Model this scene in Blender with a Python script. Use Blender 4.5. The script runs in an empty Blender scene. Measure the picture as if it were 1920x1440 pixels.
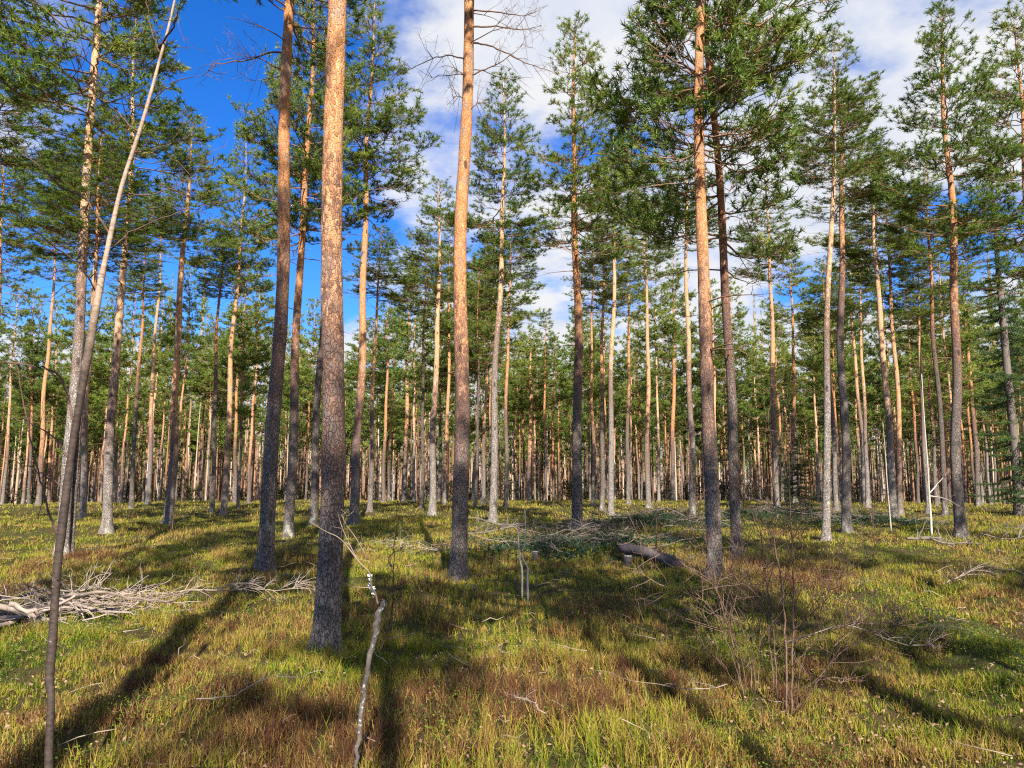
import bpy, math, numpy as np
from math import radians, sin, cos, tan, pi

RNG = np.random.default_rng(20240425)
scene = bpy.context.scene
COL = scene.collection

# ------------------------------------------------------------------ camera
F = 1400.0
CAM_H = 1.6
PITCH = math.atan(180.0 / F)
SUN_EL = 40.0
SHADOW_AZ = -10.0          # direction in which shadows run, degrees from +Y towards +X

cam_d = bpy.data.cameras.new('camera')
cam_d.sensor_width = 36.0
cam_d.lens = 36.0 * F / 1920.0
cam_d.clip_start = 0.05
cam_d.clip_end = 3000.0
cam = bpy.data.objects.new('camera', cam_d)
COL.objects.link(cam)
cam.location = (0, 0, CAM_H)
cam.rotation_euler = (radians(90) + PITCH, 0, 0)
scene.camera = cam


def ray(px, py):
    cx = (px - 960.0) / F
    cy = (720.0 - py) / F
    return np.array([cx, cos(PITCH) - cy * sin(PITCH), sin(PITCH) + cy * cos(PITCH)])


def at_depth(px, py, Y):
    d = ray(px, py)
    return np.array([0, 0, CAM_H]) + d * (Y / d[1])


# ------------------------------------------------------------------ terrain
_w = np.random.default_rng(7)
_WAVES = []
for lam, amp, n in ((9.0, 0.055, 7), (3.2, 0.035, 9), (1.3, 0.032, 10), (0.6, 0.015, 10)):
    for _ in range(n):
        a = _w.uniform(0, 2 * pi)
        k = 2 * pi / (lam * _w.uniform(0.7, 1.4))
        _WAVES.append((k * cos(a), k * sin(a), _w.uniform(0, 2 * pi), amp * _w.uniform(0.6, 1.3) / math.sqrt(n) * 1.6))


def ground(x, y):
    x = np.asarray(x, float)
    y = np.asarray(y, float)
    z = np.zeros(np.broadcast(x, y).shape)
    for kx, ky, p, a in _WAVES:
        z = z + a * np.sin(kx * x + ky * y + p)
    r = np.hypot(x, y)
    near = np.clip((r - 1.0) / 3.0, 0, 1)
    z = z * near
    t = np.clip(r - 50.0, 0, None)
    z = z - 0.034 * t * t / (t + 14.0)
    return z


def base_at(px, py, lift=0.10):
    d = ray(px, py)
    t = 1.0
    o = np.array([0, 0, CAM_H])
    prev = t
    while t < 400:
        p = o + d * t
        if p[2] < ground(p[0], p[1]) + lift:
            break
        prev = t
        t *= 1.01
    lo, hi = prev, t
    for _ in range(24):
        m = 0.5 * (lo + hi)
        p = o + d * m
        if p[2] < ground(p[0], p[1]) + lift:
            hi = m
        else:
            lo = m
    p = o + d * hi
    return np.array([p[0], p[1], float(ground(p[0], p[1]))])


# simple smooth value noise used for patches of different plants
class Patch:
    def __init__(self, seed, lam, n=14):
        g = np.random.default_rng(seed)
        a = g.uniform(0, 2 * pi, n)
        k = 2 * pi / (lam * g.uniform(0.5, 1.8, n))
        self.kx, self.ky, self.p = k * np.cos(a), k * np.sin(a), g.uniform(0, 2 * pi, n)
        self.n = n

    def __call__(self, x, y):
        v = np.zeros_like(x)
        for i in range(self.n):
            v += np.sin(self.kx[i] * x + self.ky[i] * y + self.p[i])
        return v / math.sqrt(self.n / 2.0)          # about unit variance


# ------------------------------------------------------------------ mesh helper
class Geo:
    def __init__(self):
        self.v = []
        self.t = []     # triangles
        self.q = []     # quads
        self.tm = []
        self.qm = []
        self.a = []     # per-vertex tint
        self.n = 0

    def add(self, verts, tris=None, quads=None, mat=0, tint=0.5):
        verts = np.asarray(verts, np.float32)
        m = len(verts)
        self.v.append(verts)
        if np.isscalar(tint):
            tint = np.full(m, tint, np.float32)
        self.a.append(np.asarray(tint, np.float32))
        if tris is not None and len(tris):
            self.t.append(np.asarray(tris, np.int64) + self.n)
            self.tm.append(np.full(len(tris), mat, np.int32))
        if quads is not None and len(quads):
            self.q.append(np.asarray(quads, np.int64) + self.n)
            self.qm.append(np.full(len(quads), mat, np.int32))
        self.n += m

    def tube(self, pts, rad, sides=6, mat=0, tint=0.5, rough=0.0, rng=None, cap=True):
        pts = np.asarray(pts, float)
        n = len(pts)
        rad = np.asarray(rad, float)
        if rad.ndim < 2:
            rad = np.broadcast_to(rad, (n,))
        tan_ = np.gradient(pts, axis=0)
        tan_ /= np.linalg.norm(tan_, axis=1)[:, None] + 1e-12
        ref = np.array([1.0, 0, 0]) if abs(tan_[0][0]) < 0.8 else np.array([0, 1.0, 0])
        u = ref - np.outer(tan_ @ ref, np.ones(3)) * tan_
        nu = np.linalg.norm(u, axis=1)
        bad = nu < 0.15
        if bad.any():
            u[bad] = u[~bad][0] if (~bad).any() else np.array([0, 0, 1.0])
        u /= np.linalg.norm(u, axis=1)[:, None]
        w = np.cross(tan_, u)
        ang = np.arange(sides) * 2 * pi / sides
        rr = rad if rad.ndim == 2 else rad[:, None] * np.ones((1, sides))
        if rough and rng is not None:
            rr = rr * (1 + rough * rng.standard_normal((n, sides)))
        ring = pts[:, None, :] + rr[:, :, None] * (np.cos(ang)[None, :, None] * u[:, None, :] + np.sin(ang)[None, :, None] * w[:, None, :])
        V = ring.reshape(-1, 3)
        i = np.arange(n - 1)[:, None] * sides
        j = np.arange(sides)[None, :]
        j2 = (j + 1) % sides
        Q = np.stack([i + j, i + j2, i + sides + j2, i + sides + j], -1).reshape(-1, 4)
        T = None
        if cap:
            V = np.vstack([V, pts[:1], pts[-1:]])
            c0, c1 = n * sides, n * sides + 1
            jj = np.arange(sides)
            k2 = (jj + 1) % sides
            T = np.vstack([np.stack([np.full(sides, c0), k2, jj], -1),
                           np.stack([np.full(sides, c1), (n - 1) * sides + jj, (n - 1) * sides + k2], -1)])
        self.add(V, T, Q, mat, tint)

    def mesh(self, name, mats, smooth=True):
        me = bpy.data.meshes.new(name)
        V = np.concatenate(self.v) if self.v else np.zeros((0, 3), np.float32)
        T = np.concatenate(self.t) if self.t else np.zeros((0, 3), np.int64)
        Q = np.concatenate(self.q) if self.q else np.zeros((0, 4), np.int64)
        loops = np.concatenate([T.ravel(), Q.ravel()]).astype(np.int32)
        starts = np.concatenate([np.arange(len(T)) * 3, len(T) * 3 + np.arange(len(Q)) * 4]).astype(np.int32)
        me.vertices.add(len(V))
        me.vertices.foreach_set('co', V.astype(np.float32).ravel())
        me.loops.add(len(loops))
        me.loops.foreach_set('vertex_index', loops)
        me.polygons.add(len(starts))
        me.polygons.foreach_set('loop_start', starts)
        mi = np.concatenate((self.tm or [np.zeros(0, np.int32)]) + (self.qm or [np.zeros(0, np.int32)]))
        for m in mats:
            me.materials.append(m)
        if len(mats) > 1:
            me.polygons.foreach_set('material_index', mi.astype(np.int32))
        at = me.attributes.new('tint', 'FLOAT', 'POINT')
        at.data.foreach_set('value', np.concatenate(self.a))
        me.update(calc_edges=True)
        if smooth:
            me.polygons.foreach_set('use_smooth', np.ones(len(starts), bool))
        return me


def link(name, me, parent=None):
    o = bpy.data.objects.new(name, me)
    COL.objects.link(o)
    if parent is not None:
        o.parent = parent
    return o


def tag(o, label=None, cat=None, group=None, kind=None):
    if label:
        o['label'] = label
    if cat:
        o['category'] = cat
    if group:
        o['group'] = group
    if kind:
        o['kind'] = kind
    return o


def thing(name, loc, label, cat, group=None, rot=(0, 0, 0)):
    o = bpy.data.objects.new(name, None)
    o.empty_display_size = 0.3
    COL.objects.link(o)
    o.location = tuple(float(c) for c in loc)
    o.rotation_euler = rot
    return tag(o, label, cat, group)


# ------------------------------------------------------------------ materials
class NT:
    def __init__(self, name):
        self.m = bpy.data.materials.new(name)
        self.m.use_nodes = True
        self.nt = self.m.node_tree
        self.nt.nodes.clear()

    def n(self, kind, **kw):
        nd = self.nt.nodes.new(kind)
        for k, v in kw.items():
            if k.startswith('i_'):
                key = k[2:]
                key = int(key) if key.isdigit() else key.replace('_', ' ')
                nd.inputs[key].default_value = v
            else:
                setattr(nd, k, v)
        return nd

    def l(self, a, b):
        self.nt.links.new(a, b)

    def math(self, op, a, b=None, clamp=False):
        nd = self.n('ShaderNodeMath', operation=op, use_clamp=clamp)
        for i, s in enumerate((a, b)):
            if s is None:
                continue
            if isinstance(s, (int, float)):
                nd.inputs[i].default_value = s
            else:
                self.l(s, nd.inputs[i])
        return nd.outputs[0]

    def mix(self, f, a, b, mode='MIX'):
        nd = self.n('ShaderNodeMix', data_type='RGBA', blend_type=mode)
        for idx, s in ((0, f), (6, a), (7, b)):
            if isinstance(s, (int, float)):
                nd.inputs[idx].default_value = s
            elif isinstance(s, tuple):
                nd.inputs[idx].default_value = (*s, 1.0)
            else:
                self.l(s, nd.inputs[idx])
        return nd.outputs[2]

    def ramp(self, f, stops, interp='LINEAR'):
        nd = self.n('ShaderNodeValToRGB')
        cr = nd.color_ramp
        cr.interpolation = interp
        while len(cr.elements) < len(stops):
            cr.elements.new(0.5)
        for e, (p, c) in zip(cr.elements, stops):
            e.position = p
            e.color = (*c, 1.0) if isinstance(c, tuple) else (c, c, c, 1.0)
        if f is not None:
            self.l(f, nd.inputs[0])
        return nd.outputs[0]

    def smooth(self, v, a, b):
        nd = self.n('ShaderNodeMapRange', interpolation_type='SMOOTHSTEP')
        self.l(v, nd.inputs[0])
        nd.inputs[1].default_value = a
        nd.inputs[2].default_value = b
        return nd.outputs[0]

    def noise(self, vec, scale, detail=4.0, rough=0.55, lac=2.0):
        nd = self.n('ShaderNodeTexNoise')
        if vec is not None:
            self.l(vec, nd.inputs['Vector'])
        nd.inputs['Scale'].default_value = scale
        nd.inputs['Detail'].default_value = detail
        nd.inputs['Roughness'].default_value = rough
        return nd.outputs[0]

    def mapping(self, vec, scale, loc=(0, 0, 0)):
        nd = self.n('ShaderNodeMapping')
        self.l(vec, nd.inputs['Vector'])
        nd.inputs['Scale'].default_value = scale
        nd.inputs['Location'].default_value = loc
        return nd.outputs[0]

    def bsdf(self, color, rough=0.8, normal=None, spec=0.25):
        b = self.n('ShaderNodeBsdfPrincipled')
        if isinstance(color, tuple):
            b.inputs['Base Color'].default_value = (*color, 1)
        else:
            self.l(color, b.inputs['Base Color'])
        b.inputs['Roughness'].default_value = rough
        b.inputs['Specular IOR Level'].default_value = spec
        if normal is not None:
            self.l(normal, b.inputs['Normal'])
        return b.outputs[0]

    def out(self, s):
        o = self.n('ShaderNodeOutputMaterial')
        self.l(s, o.inputs['Surface'])
        return self.m


def mat_bark():
    t = NT('pine_bark')
    tc = t.n('ShaderNodeTexCoord')
    obj = tc.outputs['Object']
    sep = t.n('ShaderNodeSeparateXYZ')
    t.l(obj, sep.inputs[0])
    z = sep.outputs[2]
    tone = t.n('ShaderNodeAttribute', attribute_type='OBJECT', attribute_name='tone').outputs['Fac']
    flame = t.n('ShaderNodeAttribute', attribute_type='OBJECT', attribute_name='bark_line').outputs['Fac']
    info = t.n('ShaderNodeObjectInfo')
    # shift the pattern per tree
    addv = t.n('ShaderNodeVectorMath', operation='ADD')
    cmb = t.n('ShaderNodeCombineXYZ')
    r10 = t.math('MULTIPLY', info.outputs['Random'], 37.0)
    t.l(r10, cmb.inputs[0])
    t.l(r10, cmb.inputs[2])
    t.l(obj, addv.inputs[0])
    t.l(cmb.outputs[0], addv.inputs[1])
    p = addv.outputs[0]
    wob = t.n('ShaderNodeTexNoise')
    t.l(p, wob.inputs['Vector'])
    wob.inputs['Scale'].default_value = 14.0
    wob.inputs['Detail'].default_value = 3.0
    wv = t.n('ShaderNodeVectorMath', operation='SCALE')
    t.l(wob.outputs['Color'], wv.inputs[0])
    wv.inputs['Scale'].default_value = 0.09
    wa = t.n('ShaderNodeVectorMath', operation='ADD')
    t.l(p, wa.inputs[0])
    t.l(wv.outputs[0], wa.inputs[1])
    vm = t.mapping(wa.outputs[0], (34, 34, 12))
    vo = t.n('ShaderNodeTexVoronoi', feature='DISTANCE_TO_EDGE')
    t.l(vm, vo.inputs['Vector'])
    vo.inputs['Scale'].default_value = 1.0
    vo.inputs['Randomness'].default_value = 1.0
    edge = t.smooth(vo.outputs['Distance'], 0.0, 0.16)
    vc = t.n('ShaderNodeTexVoronoi', feature='F1')
    t.l(vm, vc.inputs['Vector'])
    vc.inputs['Scale'].default_value = 1.0
    cellv = t.n('ShaderNodeSeparateColor')
    t.l(vc.outputs['Color'], cellv.inputs[0])
    cell = cellv.outputs[0]
    fine = t.noise(t.mapping(p, (1, 1, 0.4)), 70.0, 6.0, 0.78)
    big = t.noise(t.mapping(p, (1, 1, 0.5)), 5.0, 4.0, 0.6)
    # lower, furrowed bark
    lo_d = t.mix(cell, (0.150, 0.116, 0.098), (0.255, 0.205, 0.175))
    lo_p = t.mix(cell, (0.30, 0.255, 0.215), (0.56, 0.50, 0.44))
    low = t.mix(tone, lo_d, lo_p)
    low = t.mix(edge, t.mix(tone, (0.045, 0.035, 0.03), (0.16, 0.12, 0.095)), low)
    low = t.mix(t.smooth(fine, 0.35, 0.75), t.mix(0.42, low, (0.055, 0.040, 0.034)), low)
    lich = t.math('MULTIPLY', t.smooth(big, 0.52, 0.68), t.smooth(z, 1.6, 0.1))
    low = t.mix(t.math('MULTIPLY', lich, 0.7), low, (0.42, 0.43, 0.34))
    # upper flaking orange bark
    hi_d = t.mix(cell, (0.43, 0.155, 0.052), (0.64, 0.285, 0.11))
    hi_p = t.mix(cell, (0.62, 0.32, 0.14), (0.78, 0.53, 0.32))
    high = t.mix(tone, hi_d, hi_p)
    high = t.mix(t.smooth(big, 0.50, 0.66), high, t.mix(tone, (0.30, 0.17, 0.11), (0.60, 0.45, 0.33)))
    high = t.mix(t.smooth(fine, 0.30, 0.52), (0.17, 0.075, 0.04), high)
    zz = t.math('SUBTRACT', z, flame)
    zz = t.math('ADD', zz, t.math('MULTIPLY', t.math('SUBTRACT', big, 0.5), 4.5))
    zz = t.math('ADD', zz, t.math('MULTIPLY', t.math('SUBTRACT', cell, 0.5), 1.8))
    mid = t.mix(0.55, low, (0.20, 0.085, 0.05))
    streak = t.noise(t.mapping(p, (1, 1, 0.08)), 22.0, 3.0, 0.6)
    low = t.mix(t.math('MULTIPLY', t.smooth(streak, 0.56, 0.70), 0.55), low, (0.05, 0.036, 0.032))
    low = t.mix(t.smooth(zz, -3.2, -0.6), low, mid)
    col = t.mix(t.smooth(zz, -0.9, 1.6), low, high)
    # black scars left by shed branches
    vs = t.n('ShaderNodeTexVoronoi', feature='F1')
    t.l(t.mapping(p, (4.2, 4.2, 1.7)), vs.inputs['Vector'])
    vs.inputs['Scale'].default_value = 1.0
    scar = t.smooth(vs.outputs['Distance'], 0.20, 0.10)
    scar = t.math('MULTIPLY', scar, t.smooth(z, 1.2, 3.0))
    col = t.mix(t.math('MULTIPLY', scar, 0.8), col, (0.045, 0.03, 0.025))
    hgt = t.math('ADD', t.math('MULTIPLY', edge, 0.6), t.math('MULTIPLY', fine, 0.5))
    bp = t.n('ShaderNodeBump')
    bp.inputs['Strength'].default_value = 0.75
    bp.inputs['Distance'].default_value = 0.02
    t.l(hgt, bp.inputs['Height'])
    return t.out(t.bsdf(col, 0.9, bp.outputs[0], 0.1))


def mat_wood(name, c0, c1, scale=30.0, rough=0.85, pale=None):
    t = NT(name)
    tc = t.n('ShaderNodeTexCoord')
    at = t.n('ShaderNodeAttribute', attribute_name='tint').outputs['Fac']
    nz = t.noise(tc.outputs['Object'], scale, 5.0, 0.65)
    f = t.math('ADD', t.math('MULTIPLY', nz, 0.7), t.math('MULTIPLY', at, 0.5))
    col = t.ramp(f, [(0.3, c0), (0.8, c1)])
    if pale:
        n2 = t.noise(tc.outputs['Object'], pale[1], 4.0, 0.7)
        col = t.mix(t.smooth(n2, pale[2], pale[2] + 0.08), col, pale[0])
    bp = t.n('ShaderNodeBump')
    bp.inputs['Strength'].default_value = 0.4
    bp.inputs['Distance'].default_value = 0.006
    t.l(nz, bp.inputs['Height'])
    return t.out(t.bsdf(col, rough, bp.outputs[0], 0.15))


def mat_leaf(name, stops, trans=0.35, rough=0.55, spec=0.3, rand=0.25):
    t = NT(name)
    at = t.n('ShaderNodeAttribute', attribute_name='tint').outputs['Fac']
    info = t.n('ShaderNodeObjectInfo').outputs['Random']
    f = t.math('ADD', at, t.math('MULTIPLY', t.math('SUBTRACT', info, 0.5), rand))
    col = t.ramp(f, stops)
    b = t.bsdf(col, rough, None, spec)
    tr = t.n('ShaderNodeBsdfTranslucent')
    t.l(t.mix(0.3, col, (0.22, 0.26, 0.03)), tr.inputs['Color'])
    mx = t.n('ShaderNodeMixShader')
    mx.inputs[0].default_value = trans
    t.l(b, mx.inputs[1])
    t.l(tr.outputs[0], mx.inputs[2])
    return t.out(mx.outputs[0])


M = {}
M['bark'] = mat_bark()
M['limb'] = mat_wood('pine_limb_bark', (0.10, 0.06, 0.04), (0.36, 0.20, 0.11), 14.0)
M['needle'] = mat_leaf('pine_needles', [(0.0, (0.030, 0.066, 0.018)), (0.35, (0.082, 0.150, 0.028)), (0.65, (0.155, 0.235, 0.036)), (1.0, (0.30, 0.32, 0.06))], 0.35, 0.5, 0.25)
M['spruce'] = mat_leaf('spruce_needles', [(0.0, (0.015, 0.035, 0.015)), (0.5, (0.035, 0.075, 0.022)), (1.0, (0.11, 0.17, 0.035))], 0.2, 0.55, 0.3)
M['dead'] = mat_wood('dead_wood', (0.10, 0.065, 0.045), (0.36, 0.28, 0.20), 18.0)
M['grey_stick'] = mat_wood('weathered_sticks', (0.085, 0.058, 0.044), (0.38, 0.30, 0.24), 10.0)
M['twig'] = mat_wood('brown_twigs', (0.06, 0.034, 0.026), (0.25, 0.155, 0.11), 25.0)
M['birch_young'] = mat_wood('young_birch_bark', (0.075, 0.052, 0.042), (0.40, 0.29, 0.21), 30.0, 0.7, ((0.50, 0.45, 0.40), 11.0, 0.60))
def mat_birch():
    t = NT('curved_birch_bark_low_shade')
    ob = t.n('ShaderNodeTexCoord').outputs['Object']
    sp_ = t.n('ShaderNodeSeparateXYZ')
    t.l(ob, sp_.inputs[0])
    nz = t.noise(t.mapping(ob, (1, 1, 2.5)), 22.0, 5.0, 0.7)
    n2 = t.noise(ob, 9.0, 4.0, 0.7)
    lo = t.ramp(nz, [(0.3, (0.020, 0.014, 0.012)), (0.75, (0.095, 0.066, 0.05))])  # brown lower bark, darkened further to paint in the shade on the lower stem
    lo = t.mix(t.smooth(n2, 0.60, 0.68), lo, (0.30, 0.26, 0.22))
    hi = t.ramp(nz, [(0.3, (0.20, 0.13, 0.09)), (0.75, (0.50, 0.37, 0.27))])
    shade_z = t.math('ADD', sp_.outputs[2], t.math('MULTIPLY', n2, 0.7))
    col = t.mix(t.smooth(shade_z, 2.35, 3.1), lo, hi)  # painted shade fades out over this height into the paler upper bark
    bp = t.n('ShaderNodeBump')
    bp.inputs['Strength'].default_value = 0.5
    bp.inputs['Distance'].default_value = 0.006
    t.l(nz, bp.inputs['Height'])
    return t.out(t.bsdf(col, 0.7, bp.outputs[0], 0.2))


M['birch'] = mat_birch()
M['lichen_bark'] = mat_wood('lichened_bark', (0.045, 0.036, 0.032), (0.17, 0.14, 0.12), 40.0, 0.9, ((0.52, 0.53, 0.46), 30.0, 0.575))
M['white_lichen'] = mat_wood('white_lichen', (0.60, 0.60, 0.54), (0.85, 0.85, 0.80), 80.0, 0.95)
M['pale_birch'] = mat_wood('pale_birch_bark', (0.28, 0.22, 0.17), (0.58, 0.52, 0.44), 30.0, 0.8, ((0.10, 0.08, 0.07), 14.0, 0.66))
M['log'] = mat_wood('rotten_log', (0.055, 0.042, 0.04), (0.22, 0.17, 0.15), 12.0, 0.9)
M['log_end'] = mat_wood('split_log_wood', (0.12, 0.06, 0.04), (0.36, 0.22, 0.14), 20.0, 0.9)
M['slash'] = mat_wood('old_slash', (0.05, 0.04, 0.033), (0.22, 0.18, 0.15), 15.0)
M['stone'] = mat_wood('stump_wood', (0.25, 0.21, 0.17), (0.55, 0.49, 0.42), 15.0)


def mat_ground():
    t = NT('forest_floor')
    g = t.n('ShaderNodeNewGeometry')
    p = g.outputs['Position']
    a = t.noise(p, 0.55, 4.0, 0.6)
    b = t.noise(p, 3.5, 5.0, 0.65)
    c = t.noise(p, 45.0, 5.0, 0.75)
    f = t.math('ADD', t.math('MULTIPLY', a, 0.55), t.math('MULTIPLY', b, 0.45))
    col = t.ramp(f, [(0.30, (0.030, 0.036, 0.012)), (0.44, (0.085, 0.085, 0.020)), (0.54, (0.12, 0.085, 0.032)), (0.66, (0.09, 0.05, 0.028))])
    col = t.mix(t.smooth(c, 0.35, 0.7), t.mix(0.6, col, (0.03, 0.022, 0.012)), col)
    col = t.mix(t.math('MULTIPLY', t.smooth(c, 0.66, 0.76), 0.5), col, (0.26, 0.17, 0.10))
    bp = t.n('ShaderNodeBump')
    bp.inputs['Strength'].default_value = 0.9
    bp.inputs['Distance'].default_value = 0.05
    t.l(c, bp.inputs['Height'])
    return t.out(t.bsdf(col, 0.95, bp.outputs[0], 0.1))


M['ground'] = mat_ground()
GREENS = [(0.0, (0.035, 0.075, 0.010)), (0.20, (0.10, 0.160, 0.012)), (0.40, (0.26, 0.265, 0.015)), (0.54, (0.40, 0.32, 0.050)), (0.64, (0.36, 0.22, 0.075)), (0.74, (0.25, 0.125, 0.042)), (1.0, (0.11, 0.045, 0.026))]
M['bilberry'] = mat_leaf('bilberry_twigs', GREENS, 0.30, 0.6, 0.2, 0.0)
M['moss'] = mat_leaf('moss_tufts', [(0.0, (0.06, 0.09, 0.015)), (0.5, (0.20, 0.20, 0.025)), (1.0, (0.33, 0.26, 0.06))], 0.25, 0.8, 0.1, 0.0)
M['leafy'] = mat_leaf('lingonberry_leaves', [(0.0, (0.035, 0.070, 0.012)), (0.6, (0.095, 0.165, 0.018)), (1.0, (0.24, 0.28, 0.03))], 0.25, 0.65, 0.15, 0.0)
M['litter'] = mat_leaf('leaf_litter', [(0.0, (0.10, 0.05, 0.03)), (0.5, (0.26, 0.15, 0.09)), (1.0, (0.40, 0.27, 0.17))], 0.1, 0.8, 0.2, 0.0)

# ------------------------------------------------------------------ ground sheet
def build_ground():
    def axis(lo, hi, n, k):
        u = np.linspace(-1, 1, n)
        s = np.sinh(k * u) / np.sinh(k)
        return np.where(u < 0, -s * lo, s * hi)
    xs = axis(-420, 420, 420, 6.2)
    ys = axis(-160, 520, 460, 6.2)
    X, Y = np.meshgrid(xs, ys)
    Z = ground(X, Y)
    nx, ny = len(xs), len(ys)
    V = np.stack([X, Y, Z], -1).reshape(-1, 3)
    i, j = np.meshgrid(np.arange(ny - 1), np.arange(nx - 1), indexing='ij')
    a = (i * nx + j).ravel()
    Q = np.stack([a, a + 1, a + nx + 1, a + nx], -1)
    g = Geo()
    g.add(V, None, Q)
    o = link('ground', g.mesh('ground', [M['ground']]))
    tag(o, 'mossy forest floor between the pines', None, None, 'structure')


build_ground()

# ------------------------------------------------------------------ pine crowns
def unit(v):
    return v / (np.linalg.norm(v, axis=-1, keepdims=True) + 1e-12)


def needles(geo, P, D, n, ln, wd, rng, mat, tint, spread=0.95, run=0.05):
    """tufts of narrow needle triangles round shoots at P pointing along D"""
    k = len(P)
    P = np.repeat(P, n, 0)
    Dn = np.repeat(D, n, 0)
    tt = np.repeat(tint, n) + rng.normal(0, 0.05, k * n)
    along = rng.uniform(-run, run * 0.6, (k * n, 1))
    dirs = unit(Dn * 0.75 + spread * rng.standard_normal((k * n, 3)) * 0.75)
    L = ln * rng.uniform(0.6, 1.15, (k * n, 1))
    side = unit(np.cross(dirs, rng.standard_normal((k * n, 3))))
    b = P + Dn * along
    v0 = b + side * wd * 0.5
    v1 = b - side * wd * 0.5
    v2 = b + dirs * L + side * wd * 0.15
    v3 = b + dirs * L - side * wd * 0.15
    V = np.stack([v0, v1, v3, v2], 1).reshape(-1, 3)
    Q = np.arange(k * n * 4).reshape(-1, 4)
    geo.add(V, None, Q, mat, np.repeat(np.clip(tt, 0, 1), 4))


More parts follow.
